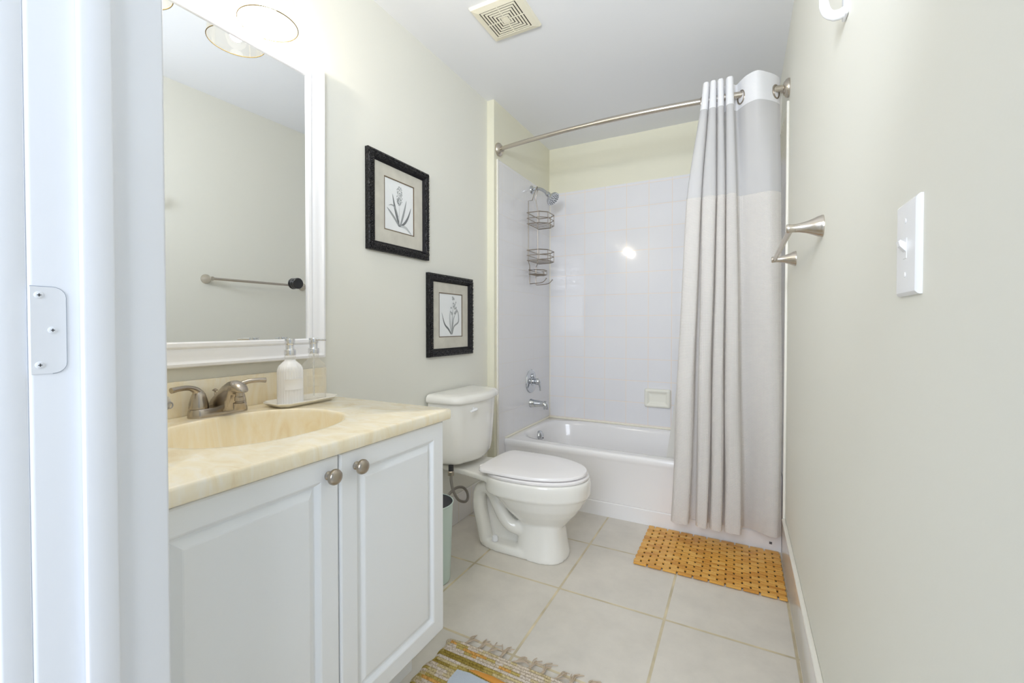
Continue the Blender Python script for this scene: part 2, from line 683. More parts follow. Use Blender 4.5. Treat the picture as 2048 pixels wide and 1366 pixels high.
# ------------------------------------------------------------------ the setting
def setting():
    struct(MB().box(-1.6, 0.4, -2.2, 3.3, -0.1, 0.0).build('floor', M_floor, smooth=False), 'pale grey-beige square floor tiles with sandy grout', 'floor')
    struct(MB().box(-1.6, 0.4, 0.17, 3.3, ZC, ZC + 0.08).build('ceiling', M_ceil, smooth=False), 'plain white bathroom ceiling', 'ceiling')
    struct(MB().box(XL - 0.1, XL, 0.286, YA, 0, ZC).build('wall_left', M_wall, smooth=False), 'cream painted wall behind vanity, pictures and toilet', 'wall')
    struct(MB().box(XL - 0.1, XA, YA, YB + 0.1, 0, ZC).build('wall_alcove', M_alcove_warm_light, smooth=False), 'cream wall above the tile at the shower head end', 'wall')
    struct(MB().box(XA, XR, YB, YB + 0.1, 0, ZC).build('wall_back', M_alcove_warm_light, smooth=False), 'cream wall tinted with warm bounced light above the tile at the back of the tub', 'wall')
    struct(MB().box(XR, XR + 0.1, 0.17, YB + 0.1, 0, ZC).build('wall_right', M_wall, smooth=False), 'plain off-white wall with switch and towel bar', 'wall')
    fr = MB()
    fr.box(XL - 0.1, XJ - 0.018, 0.172, 0.284, 0, ZC)
    fr.box(XJ - 0.018, XR, 0.172, 0.284, 2.07, ZC)
    struct(fr.build('wall_front', M_wall, smooth=False), 'wall holding the doorway the picture is taken through', 'wall')
    # tiled surround
    t = 0.008
    b = MB().box(XA + t, XR - t, YB - t, YB, 0.36, 2.095)
    struct(b.build('wall_tile_back', M_tile_back, smooth=False), 'white square tiles on the long wall over the tub', 'tile')
    b = MB().box(XA, XA + t, 2.338, YB, 0.0, 2.095, 0.003)
    struct(b.build('wall_tile_left', M_tile_side, smooth=False), 'white square tiles behind the shower head', 'tile')
    b = MB().box(XR - t, XR, 2.345, YB, 0.0, 2.095, 0.003)
    struct(b.build('wall_tile_right', M_tile_side, smooth=False), 'white square tiles beside the shower curtain on the right wall', 'tile')
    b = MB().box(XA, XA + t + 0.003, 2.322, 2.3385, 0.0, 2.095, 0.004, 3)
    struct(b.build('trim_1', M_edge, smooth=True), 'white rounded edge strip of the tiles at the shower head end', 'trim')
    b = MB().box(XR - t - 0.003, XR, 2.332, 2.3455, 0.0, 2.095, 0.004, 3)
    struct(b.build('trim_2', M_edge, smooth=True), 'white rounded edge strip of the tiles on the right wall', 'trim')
    # caulk beads
    b = MB()
    b.tube([(XA + t + 0.002, YB - t - 0.003, 0.37), (XR - t, YB - t - 0.003, 0.37)], 0.006, 8)
    b.tube([(XA + t + 0.003, 2.42, 0.37), (XA + t + 0.003, YB - t, 0.37)], 0.006, 8)
    b.tube([(XA + t + 0.001, YB - t - 0.001, 0.37), (XA + t + 0.001, YB - t - 0.001, 2.09)], 0.004, 6)
    struct(b.build('trim_3', M_caulk), 'cream caulk bead around the tub edge and tile corner', 'trim')
    # base tiles with a bullnose top
    b = MB().box(XL, XL + 0.011, 1.07, YA, 0, 0.158, 0.004, 3)
    struct(b.build('baseboard_left', M_base_tile), 'white base tiles on the wall behind the toilet', 'baseboard')
    b = MB().box(XR - 0.012, XR, 0.286, 2.331, 0, 0.190, 0.004, 3)
    struct(b.build('baseboard_right', M_base_tile), 'white base tiles along the right wall', 'baseboard')
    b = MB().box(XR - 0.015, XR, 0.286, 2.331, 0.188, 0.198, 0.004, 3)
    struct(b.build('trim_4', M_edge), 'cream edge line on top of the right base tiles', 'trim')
    # door frame the camera looks through
    d = bpy.data.objects.new('door_1', None)
    COL.objects.link(d)
    d.location = (XJ, 0.2, 0)
    d['_o'] = (XJ, 0.2, 0)
    struct(d, 'white painted door frame at the left edge of the picture', 'door frame')
    MB().box(XJ - 0.02, XJ, 0.170, 0.2950, 0, 2.055, 0.0035, 3).build('jamb', M_trim, d)
    MB().box(XJ, XJ + 0.011, 0.2095, 0.2385, 0, 2.05, 0.0025, 2).build('stop', M_trim, d)
    MB().box(XJ - 0.075, XJ - 0.0022, 0.146, 0.1705, 0, 2.11, 0.003, 3).build('casing', M_trim, d)
    MB().box(0.155, 0.175, 0.170, 0.286, 0, 2.055, 0.005, 3).build('jamb', M_trim, d)
    MB().box(XJ - 0.02, 0.175, 0.170, 0.286, 2.05, 2.07, 0.003).build('head', M_trim, d)
    # painted-over strike plate with three screws, set in the jamb
    b = MB()
    ys, zs, r = (0.171, 0.1985), (1.0285, 1.1215), 0.011
    out = [(ys[0], zs[0])]
    out += [(ys[1] - r + r * math.sin(a), zs[0] + r - r * math.cos(a)) for a in [R(90) * k / 6 for k in range(7)]]
    out += [(ys[1] - r + r * math.cos(a), zs[1] - r + r * math.sin(a)) for a in [R(90) * k / 6 for k in range(7)]]
    out += [(ys[0], zs[1])]
    b.quad_grid([[(XJ - 0.0005, y, z) for y, z in out], [(XJ + 0.0012, y, z) for y, z in out]], closed_u=True, cap1=True)
    sp = b.build('strike_plate', M_trim, d)
    sp['label'] = 'painted-over metal plate with rounded corners'
    g = MB()
    g.tube([(XJ + 0.0003, y, z) for y, z in out[1:]], 0.0007, 5)
    g.build('plate_gap', mat('gap_grey', srgb(150, 158, 170), 0.8), sp)
    for y, z in ((0.1775, 1.1125), (0.1875, 1.075), (0.1775, 1.038)):
        q = MB().lathe([(0.0038, 0), (0.0038, 0.0016), (0.003, 0.0021), (0.0, 0.0021)], (XJ, y, z), (1, 0, 0), 18)
        w = q.build('screw', M_trim, sp)
        for k in (0, 1):
            pass
        c = MB().box(XJ + 0.0018, XJ + 0.0024, y - 0.0016, y + 0.0016, z - 0.0004, z + 0.0004)
        c.box(XJ + 0.0018, XJ + 0.0024, y - 0.0004, y + 0.0004, z - 0.0016, z + 0.0016)
        sl = c.build('screw_slot', M_strap, sp, smooth=False)


setting()


# ------------------------------------------------------------------ bathtub
def superring(cx, cy, a, b, z, n, p=2.0, pa=None):
    pts = []
    for k in range(n):
        t = 2 * PI * k / n
        c, s = math.cos(t), math.sin(t)
        pts.append((cx + a * math.copysign(abs(c) ** (2 / p), c), cy + b * math.copysign(abs(s) ** (2 / p), s), z))
    return pts


def rectring(x0, x1, y0, y1, z, cx, cy, n, r=0.0):
    """ring of n points on a rectangle, at the angles seen from (cx,cy); corners snapped"""
    angs = [2 * PI * k / n for k in range(n)]
    pts = []
    for t in angs:
        c, s = math.cos(t), math.sin(t)
        k = min(((x1 - cx) / c if c > 1e-9 else 1e9), ((x0 - cx) / c if c < -1e-9 else 1e9),
                ((y1 - cy) / s if s > 1e-9 else 1e9), ((y0 - cy) / s if s < -1e-9 else 1e9))
        pts.append([cx + c * k, cy + s * k, z])
    for X, Y in ((x0, y0), (x0, y1), (x1, y0), (x1, y1)):
        i = min(range(n), key=lambda j: (pts[j][0] - X) ** 2 + (pts[j][1] - Y) ** 2)
        pts[i][0], pts[i][1] = X, Y
    return [tuple(p) for p in pts]


def bathtub():
    t = thing('bathtub', 'white built-in bathtub in the tiled alcove', 'bathtub', (-0.57, 2.78, 0))
    n = 160
    x0, x1, y0, y1 = XA + 0.009, XR - 0.009, 2.410, YB - 0.009
    cx, cy = (-1.262 + 0.10) / 2, (2.482 + 3.105) / 2
    a, b = (0.10 + 1.262) / 2, (3.105 - 2.482) / 2
    H = 0.366
    rows = [rectring(x0, x1, y0 + 0.011, y1, 0.085, cx, cy, n),
            rectring(x0, x1, y0 + 0.012, y1, H - 0.055, cx, cy, n),
            rectring(x0, x1, y0 + 0.004, y1, H - 0.040, cx, cy, n),
            rectring(x0, x1, y0, y1, H - 0.020, cx, cy, n),
            rectring(x0, x1, y0 + 0.002, y1, H - 0.008, cx, cy, n),
            rectring(x0, x1, y0 + 0.008, y1 - 0.002, H - 0.001, cx, cy, n),
            rectring(x0 + 0.002, x1 - 0.002, y0 + 0.020, y1 - 0.004, H, cx, cy, n)]
    for da, dz in ((0.018, 0.0005), (0.008, 0), (0.002, -0.004), (-0.004, -0.012), (-0.010, -0.030), (-0.024, -0.11), (-0.040, -0.20), (-0.065, -0.265), (-0.12, -0.30), (-0.20, -0.31)):
        rows.append(superring(cx, cy, a + da, b + da, H + dz, n, 5.0 if da > -0.1 else 3.0))
    m = MB()
    m.quad_grid(rows, closed_u=True, cap1=True)
    # toe band under the apron
    m.quad_grid([[(x0, y0 + 0.011, 0.085), (x1, y0 + 0.011, 0.085)], [(x0, y0 + 0.013, 0.081), (x1, y0 + 0.013, 0.081)],
                 [(x0, y0 + 0.008, 0.077), (x1, y0 + 0.008, 0.077)], [(x0, y0 + 0.007, 0.0), (x1, y0 + 0.007, 0.0)], [(x0, y0 + 0.06, 0.0), (x1, y0 + 0.06, 0.0)]])
    m.build('tub_shell', M_tub, t, angle=50)
    o = MB().lathe([(0.0, 0.020), (0.006, 0.020), (0.022, 0.016), (0.034, 0.008), (0.037, 0.0), (0.037, -0.02)], (-1.240, 2.80, 0.305), (1, 0, 0.12), 28)
    ov = o.build('overflow_plate', M_chrome, t)
    MB().lathe([(0.0, 0.0205), (0.004, 0.0205), (0.004, 0.024), (0.0, 0.025)], (-1.240, 2.80, 0.290), (1, 0, 0.12), 14).build('overflow_screw', M_dark, ov)
    MB().lathe([(0.03, 0.0), (0.03, 0.004), (0.024, 0.006), (0, 0.006)], (-1.03, 2.80, 0.056), (0, 0, 1), 24).build('drain', M_chrome, t)
    MB().box(0.131, 0.143, 2.4155, 2.4175, 0.031, 0.042).build('sticker', M_sticker, t, smooth=False)['label'] = 'tiny dark grey sticker low on the apron'


bathtub()


# ------------------------------------------------------------------ shower fittings
def fittings():
    y = 2.80
    xw = XA + 0.008
    t = thing('tub_spout', 'chrome tub spout with a diverter knob over the tub', 'spout', (xw, y, 0.53))
    m = MB()
    # body drawn as rings along x
    secs = [(0.0, 0.530, 0.031, 0.031), (0.006, 0.530, 0.031, 0.031), (0.012, 0.530, 0.027, 0.028), (0.04, 0.530, 0.024, 0.025), (0.075, 0.531, 0.0225, 0.022),
            (0.10, 0.530, 0.021, 0.021), (0.118, 0.524, 0.020, 0.022), (0.130, 0.516, 0.016, 0.022), (0.136, 0.508, 0.008, 0.016)]
    rows = []
    for dx, z, ry, rz in secs:
        rows.append([(xw + dx, y + ry * math.cos(a), z + rz * math.sin(a)) for a in [2 * PI * k / 28 for k in range(28)]])
    m.quad_grid(rows, closed_u=True, cap0=True, cap1=True)
    m.lathe([(0.0155, -0.004), (0.0160, 0.000), (0.014, 0.012)], (xw + 0.114, y, 0.500), (0, 0, 1), 24)
    sb = m.build('spout_body', M_chrome, t)
    MB().lathe([(0.004, -0.006), (0.004, 0.003), (0.0085, 0.005), (0.0085, 0.008), (0.0, 0.010)], (xw + 0.114, y, 0.545), (0, 0, 1), 16).build('diverter_knob', M_chrome, t)

    t = thing('shower_valve', 'round chrome shower control with lever on the tile', 'valve', (xw, y, 0.686))
    MB().lathe([(0.082, 0.0), (0.083, 0.004), (0.080, 0.009), (0.060, 0.014), (0.034, 0.017), (0.030, 0.022), (0.0, 0.022)], (xw, y, 0.686), (1, 0, 0), 48).build('escutcheon', M_chrome, t)
    m = MB().lathe([(0.020, 0.018), (0.019, 0.036), (0.022, 0.040), (0.024, 0.052), (0.022, 0.068), (0.014, 0.076), (0.0, 0.078)], (xw, y, 0.686), (1, 0, 0), 28)
    m.tube(catmull([(xw + 0.060, y, 0.684), (xw + 0.070, y, 0.665), (xw + 0.074, y, 0.645), (xw + 0.076, y, 0.622)], 4), [0.012] * 5 + [0.0105] * 4 + [0.010] * 3 + [0.008], 14, flat=0.6)
    m.build('lever', M_chrome, t)
    MB().lathe([(0.016, 0.0), (0.016, 0.018), (0.0, 0.022)], (xw + 0.012, y, 0.722), (1, 0, 0.2), 20).build('temperature_dial', M_chrome, t)

    yh = 2.815
    t = thing('wall_shower', 'chrome shower head on a bent arm above the caddy', 'shower', (xw, yh, 2.04))
    MB().lathe([(0.030, 0.0), (0.029, 0.006), (0.022, 0.014), (0.014, 0.018), (0, 0.018)], (xw, yh, 2.040), (1, 0, 0), 28).build('flange', M_chrome, t)
    p = catmull([(xw + 0.004, yh, 2.040), (xw + 0.04, yh, 2.043), (xw + 0.075, yh, 2.034), (xw + 0.105, yh, 2.012), (xw + 0.122, yh, 1.997)], 5)
    MB().tube(p, 0.011, 14).build('arm', M_chrome, t)
    ax = Vector((0.72, -0.1, -0.70)).normalized()
    c = Vector((xw + 0.116, yh, 2.002))
    MB().lathe([(0.014, 0.0), (0.017, 0.006), (0.018, 0.022), (0.014, 0.026), (0.016, 0.034), (0.036, 0.050), (0.047, 0.060), (0.050, 0.070), (0.049, 0.076), (0.044, 0.078), (0, 0.078)], c, ax, 36).build('head', M_chrome, t)
    q = Vector((0, 0, 1)).rotation_difference(ax)
    m = MB()
    for rr, k in ((0.014, 6), (0.026, 10), (0.037, 14)):
        for i in range(k):
            a = 2 * PI * i / k
            m.lathe([(0.0028, 0.0), (0.0022, 0.003), (0, 0.003)], c + q @ Vector((rr * math.cos(a), rr * math.sin(a), 0.078)), ax, 8)
    m.build('nozzles', M_dark, t)

    # hanging wire caddy
    x0 = xw + 0.022
    t = thing('shower_caddy', 'grey wire shower caddy hanging from the shower arm', 'caddy', (x0, 2.79, 1.36))
    rw = 0.0027
    ya, yb, xc = 2.715, 2.872, x0
    m = MB()
    left = [(xw + 0.045, 2.805, 2.052), (xw + 0.045, 2.800, 2.046), (x0, 2.798, 1.99), (x0, 2.780, 1.955), (x0, ya, 1.935), (x0, ya, 1.56), (x0, ya, 1.525), (x0, ya + 0.022, 1.495), (x0, ya + 0.022, 1.375)]
    right = [(xw + 0.045, 2.825, 2.052), (xw + 0.045, 2.830, 2.046), (x0, 2.834, 1.99), (x0, 2.836, 1.975), (x0, yb, 1.905), (x0, yb, 1.56), (x0, yb, 1.525), (x0, yb - 0.03, 1.495), (x0, yb - 0.03, 1.375)]
    m.tube(left, rw, 8)
    m.tube(right, rw, 8)
    m.tube([left[0], (xw + 0.045, 2.815, 2.0555), right[0]], rw, 8)
    m.build('hanger_wire', M_wire, t)
    for (zb, h, yy0, yy1, dep, nr) in ((1.775, 0.075, 2.695, 2.892, 0.135, 3), (1.525, 0.07, 2.695, 2.892, 0.135, 3), (1.435, 0.028, 2.725, 2.862, 0.095, 2)):
        b = MB()
        ch = 0.045

        def ring(z, ins=0.0):
            return [(x0, yy0 + ins, z), (x0 + dep - ch - ins, yy0 + ins, z), (x0 + dep - ins, yy0 + ch + ins * 0.4, z), (x0 + dep - ins, yy1 - ch - ins * 0.4, z), (x0 + dep - ch - ins, yy1 - ins, z), (x0, yy1 - ins, z)]
        for k in range(nr):
            z = zb + h * k / (nr - 1)
            b.tube(ring(z), rw if k < nr - 1 else rw * 1.25, 8, closed=True)
        nfl = 6 if dep > 0.1 else 8
        for i in range(nfl):
            yy = yy0 + 0.012 + (yy1 - yy0 - 0.024) * i / (nfl - 1)
            e = min(yy - yy0, yy1 - yy)
            dx = dep if e >= ch else dep - ch + e
            b.tube([(x0, yy, zb), (x0 + dx, yy, zb)], rw * 0.7, 6)
        for pt in ring(0)[1:5]:
            b.tube([(pt[0], pt[1], zb), (pt[0], pt[1], zb + h)], rw * 0.8, 6)
        b.build('basket', M_wire, t)
    for yy in (ya + 0.022, yb - 0.03):
        h = MB()
        p = catmull([(x0, yy, 1.376), (x0 + 0.004, yy, 1.370), (x0 + 0.03, yy, 1.370), (x0 + 0.085, yy, 1.373), (x0 + 0.108, yy, 1.382), (x0 + 0.125, yy, 1.400)], 4)
        h.tube(p, rw, 8)
        h.ball(p[-1], 0.0048, seg=10)
        h.build('hook', M_wire, t)

    # soap dish
    b = MB()
    yw = YB - 0.008
    x0, x1, z0, z1 = -0.592, -0.418, 0.512, 0.640
    prof = [(0, 0), (0.0, 0.014), (0.004, 0.022), (0.012, 0.026), (0.020, 0.024), (0.026, 0.016), (0.032, 0.011), (0.042, 0.0105)]
    rows = []
    for u, h in prof:
        rr = max(0.012 - u * 0.3, 0.003)
        ring = []
        for (cx, cz, a0) in ((x1 - u - rr, z0 + u + rr, -90), (x1 - u - rr, z1 - u - rr, 0), (x0 + u + rr, z1 - u - rr, 90), (x0 + u + rr, z0 + u + rr, 180)):
            for k in range(5):
                a = R(a0 + 90 * k / 4)
                ring.append((cx + rr * math.cos(a), yw - h, cz + rr * math.sin(a)))
        rows.append(ring)
    b.quad_grid(rows, closed_u=True, cap1=True)
    tag(b.build('soap_dish', M_dish, base=(-0.505, yw, 0.512)), 'small cream ceramic soap dish set in the back wall tiles', 'soap dish')


fittings()


# ------------------------------------------------------------------ curtain rod and curtain
RODZ = 2.158


def rod_y(x):
    u = (x - XA) / (XR - XA)
    s = max(0.0, min(1.0, u))
    return 2.348 - 0.070 * math.sin(PI * s) ** 0.8


def rod_and_curtain():
    t = thing('curtain_rod', 'curved satin nickel shower rod between the alcove walls', 'rod', (XA, 2.345, RODZ))
    pts = [(x, rod_y(x), RODZ) for x in [XA + 0.012 + (XR - XA - 0.024) * k / 48 for k in range(49)]]
    n1 = 20
    MB().tube(pts[:n1 + 1], 0.0122, 18).build('inner_tube', M_rod, t)
    MB().tube(pts[n1:], 0.0145, 18).build('outer_tube', M_rod, t)
    for x, s in ((XA, 1), (XR, -1)):
        MB().lathe([(0.040, 0.0), (0.041, 0.006), (0.038, 0.014), (0.030, 0.020), (0.026, 0.024), (0.018, 0.026), (0.016, 0.034), (0.0, 0.034)], (x, 2.348, RODZ), (s, 0, 0), 32).build('flange', M_rod, t)

    # plan curve control points  (x, y) from left edge to right edge, same count top/middle/bottom
    def fold(xs, yf, yb):
        """rounded front pleats [(x_left,x_right)] with backs between"""
        p = []
        for i, (a, b) in enumerate(xs):
            w = b - a
            p += [(a - 0.002, yb), (a + 0.0, (yf + yb) / 2 - 0.012), (a + 0.22 * w, yf + 0.004), (a + 0.55 * w, yf), (b - 0.12 * w, yf + 0.006), (b, (yf + yb) / 2 - 0.008), (b - 0.002, yb)]
        return p
    ry = rod_y(-0.1)
    top = fold([(-0.165, -0.137), (-0.134, -0.107), (-0.103, -0.076), (-0.068, -0.036)], ry - 0.055, ry + 0.020)
    top += [(-0.024, ry + 0.040), (-0.004, ry + 0.004), (0.020, ry - 0.030), (0.060, ry - 0.050), (0.105, rod_y(0.12) - 0.038), (0.136, rod_y(0.136) + 0.0), (0.152, rod_y(0.15) + 0.030)]
    mid = fold([(-0.235, -0.170), (-0.165, -0.105), (-0.100, -0.066), (-0.062, -0.018)], 2.255, 2.312)
    mid += [(-0.010, 2.325), (0.010, 2.325), (0.035, 2.318), (0.075, 2.305), (0.115, 2.300), (0.145, 2.325), (0.162, 2.350)]
    bot = fold([(-0.300, -0.214), (-0.186, -0.132), (-0.124, -0.068), (-0.060, 0.014)], 2.262, 2.345)
    bot += [(0.018, 2.375), (0.028, 2.380), (0.055, 2.368), (0.095, 2.340), (0.130, 2.318), (0.160, 2.320), (0.176, 2.345)]
    dz_bot = [0.0] * 28 + [0] * 7
    N = 6
    C = [catmull([(p[0], p[1], 0) for p in c], N) for c in (top, mid, bot)]
    nu = len(C[0])
    zt, zm, zb = 2.222, 1.68, 0.108

    def surf(iu, v):
        """v 0 at top .. 1 at hem; blend the three plan curves by height"""
        z = zt + (zb - zt) * v
        a, b, c = C[0][iu], C[1][iu], C[2][iu]
        vm = (zt - zm) / (zt - zb)
        if v < vm:
            s = v / vm
            s = s * s * (3 - 2 * s) * 0.4 + s * 0.6
            p = a.lerp(b, s)
        else:
            s = (v - vm) / (1 - vm)
            p = b.lerp(c, s ** 0.9)
        return Vector((p.x, p.y, z))
    arc = [0]
    for i in range(1, nu):
        arc.append(arc[-1] + (C[2][i] - C[2][i - 1]).length)
    rnd = random.Random(4)

    def strip(name, m, z0, z1, nv, par, off=0.0, wr=0.0, hem=False):
        b = MB()
        uvl = b.bm.loops.layers.uv.new('uv')
        rows, uvs = [], []
        for j in range(nv + 1):
            z = z0 + (z1 - z0) * j / nv
            v = (zt - z) / (zt - zb)
            row = []
            for i in range(nu):
                p = surf(i, v)
                if wr:
                    k = wr * min(1, max(0, (v - 0.3) * 2))
                    p.y += k * (math.sin(i * 0.21 + v * 9) * 0.5 + math.sin(i * 0.11 - v * 23 + 1) * 0.4)
                    p.x += k * 0.4 * math.sin(i * 0.3 + v * 14)
                row.append(p)
                uvs.append((arc[i], z))
            rows.append(row)
        vs = b.quad_grid(rows)
        idx = {v: k for k, v in enumerate([v for r_ in vs for v in r_])}
        for f in b.bm.faces:
            for lp in f.loops:
                lp[uvl].uv = uvs[idx[lp.vert]]
        o = b.build(name, m, par, angle=180)
        return o
    t = thing('shower_curtain', 'white waffle shower curtain with sheer window drawn to the right', 'curtain', (0.0, 2.30, 0.108))
    strip('header_band', M_header, 2.222, 2.098, 8, t)
    strip('sheer_panel', M_sheer, 2.098, 1.690, 16, t)
    strip('waffle_panel', M_cloth, 1.690, 0.108, 60, t, wr=0.006)
    # hem bead
    b = MB()
    b.tube([surf(i, 1.0) + Vector((0, -0.002 + 0.006 * 0, 0.001)) for i in range(0, nu, 2)], 0.0016, 6)
    # grommet rings where the rod passes through the cloth
    def ring(x, tilt, nm='grommet'):
        g = MB()
        cy = rod_y(x)
        d = Vector((math.cos(tilt), math.sin(tilt), 0))
        pts = [Vector((x, cy, RODZ - 0.012)) + d * (0.026 * math.cos(a)) + Vector((0, 0, 0.029 * math.sin(a))) for a in [2 * PI * k / 28 for k in range(28)]]
        g.tube(pts, 0.0042, 8, closed=True)
        g.build(nm, M_nickel, t)
    ring(-0.004, R(-58))
    ring(0.137, R(62))
    ring(-0.168, R(80))
    b.bm.free()

    # inner liner
    t2 = []
    b = MB()
    L = [(-0.168, 0), (-0.150, 0.03), (-0.13, 0.0), (-0.10, 0.03), (-0.06, 0.0), (-0.02, 0.03), (0.03, 0.0), (0.08, 0.03), (0.13, 0.0), (0.165, 0.02)]
    B = [(-0.378, 0.0), (-0.315, 0.03), (-0.25, 0.0), (-0.19, 0.03), (-0.13, 0.0), (-0.07, 0.03), (0.0, 0.0), (0.04, 0.03), (0.065, 0.0), (0.08, 0.02)]
    a1, b1 = catmull([(p[0], p[1], 0) for p in L], 5), catmull([(p[0], p[1], 0) for p in B], 5)
    rows = []
    for j in range(33):
        v = j / 32
        z = 2.19 - (2.19 - 0.20) * v
        row = []
        for i in range(len(a1)):
            s = v ** 1.35
            x = a1[i].x + (b1[i].x - a1[i].x) * s
            yy = 2.375 + a1[i].y * 0.8 + (2.525 - 2.375) * min(1, v / 0.80)
            row.append((x, yy + b1[i].y * s * 0.6, z))
        rows.append(row)
    b.quad_grid(rows)
    o = b.build('curtain_liner', M_liner, base=(-0.1, 2.45, 0.2), angle=180)
    tag(o, 'thin white shower liner hanging inside the tub behind the curtain', 'liner')


rod_and_curtain()


# ------------------------------------------------------------------ vanity
def vanity():
    y0, y1 = 0.292, 1.056
    xf = -0.803
    t = thing('vanity_cabinet', 'white two-door vanity cabinet under the cream marble top', 'cabinet', (-1.08, 0.67, 0))
    m = MB()
    m.box(XL, xf, y0, y0 + 0.016, 0.155, 0.796)
    m.box(XL, xf, y1 - 0.016, y1, 0.155, 0.796)
    m.box(XL, XL + 0.006, y0 + 0.016, y1 - 0.016, 0.155, 0.796)
    m.box(XL + 0.006, xf, y0 + 0.016, y1 - 0.016, 0.155, 0.171)
    m.box(xf - 0.018, xf, y0 + 0.016, y1 - 0.016, 0.758, 0.796)
    m.box(xf - 0.018, xf, 0.655, 0.695, 0.171, 0.758)
    m.build('body', M_cab, t)
    MB().box(XL, -0.905, y0, y1 - 0.004, 0.0, 0.156).build('toe_kick', M_cab, t, smooth=False)
    prof = [(0, 0), (0, 0.014), (0.002, 0.0175), (0.005, 0.019), (0.046, 0.019), (0.049, 0.0175), (0.0555, 0.0085), (0.0585, 0.0075), (0.0725, 0.0165), (0.075, 0.0172)]
    for a, b, s in ((0.295, 0.6725, 1), (0.6765, 1.0565, -1)):
        m = MB()
        m.frame(a, b, 0.168, 0.795, prof, xf, cap=True)
        d = m.build('door', M_cab, t, angle=14)
        yk = b - 0.028 if s > 0 else a + 0.045
        zk = 0.757
        MB().lathe([(0.0095, 0.0), (0.0095, 0.002), (0.0062, 0.005), (0.0062, 0.010), (0.011, 0.014), (0.0168, 0.018), (0.0172, 0.022), (0.0150, 0.027), (0.009, 0.0305), (0.0, 0.0315)], (xf + 0.019, yk, zk), (1, 0, 0), 32).build('knob', M_nickel, d)

    # marble top with moulded basin
    t = thing('countertop', 'cream swirled marble vanity top with an oval basin', 'countertop', (-1.08, 0.68, 0.80))
    n = 128
    zt = 0.8305
    X0, X1, Y0, Y1 = XL, -0.7715, 0.290, 1.076
    cx, cy, ax, by = -1.075, 0.672, 0.182, 0.212
    m = MB()
    rows = [rectring(X0 + 0.05, X1 - 0.04, Y0 + 0.02, Y1 - 0.04, zt - 0.031, cx, cy, n),
            rectring(X0, X1 - 0.002, Y0, Y1 - 0.002, zt - 0.031, cx, cy, n),
            rectring(X0, X1, Y0, Y1, zt - 0.028, cx, cy, n),
            rectring(X0, X1, Y0, Y1, zt - 0.006, cx, cy, n),
            rectring(X0, X1 - 0.002, Y0, Y1 - 0.002, zt - 0.002, cx, cy, n),
            rectring(X0, X1 - 0.006, Y0, Y1 - 0.006, zt, cx, cy, n)]
    for s, dz in ((1.05, 0.0), (1.02, 0.0005), (1.0, -0.0005), (0.99, -0.003), (0.98, -0.010), (0.97, -0.025), (0.95, -0.055), (0.92, -0.085), (0.87, -0.112), (0.77, -0.134), (0.6, -0.147), (0.35, -0.152), (0.11, -0.154)):
        rows.append(superring(cx, cy, ax * s, by * s, zt + dz, n, 2.25))
    m.quad_grid(rows, closed_u=True, cap1=True)
    m.build('top_with_basin', M_marble, t, angle=50)
    MB().box(XL, XL + 0.020, Y0, 1.108, zt - 0.002, 0.927, 0.004, 3).build('backsplash', M_marble, t)
    MB().lathe([(0.021, 0), (0.021, 0.003), (0.016, 0.005), (0, 0.005)], (cx, cy, zt - 0.154), (0, 0, 1), 24).build('drain', M_nickel, t)
    return zt


ZT = vanity()


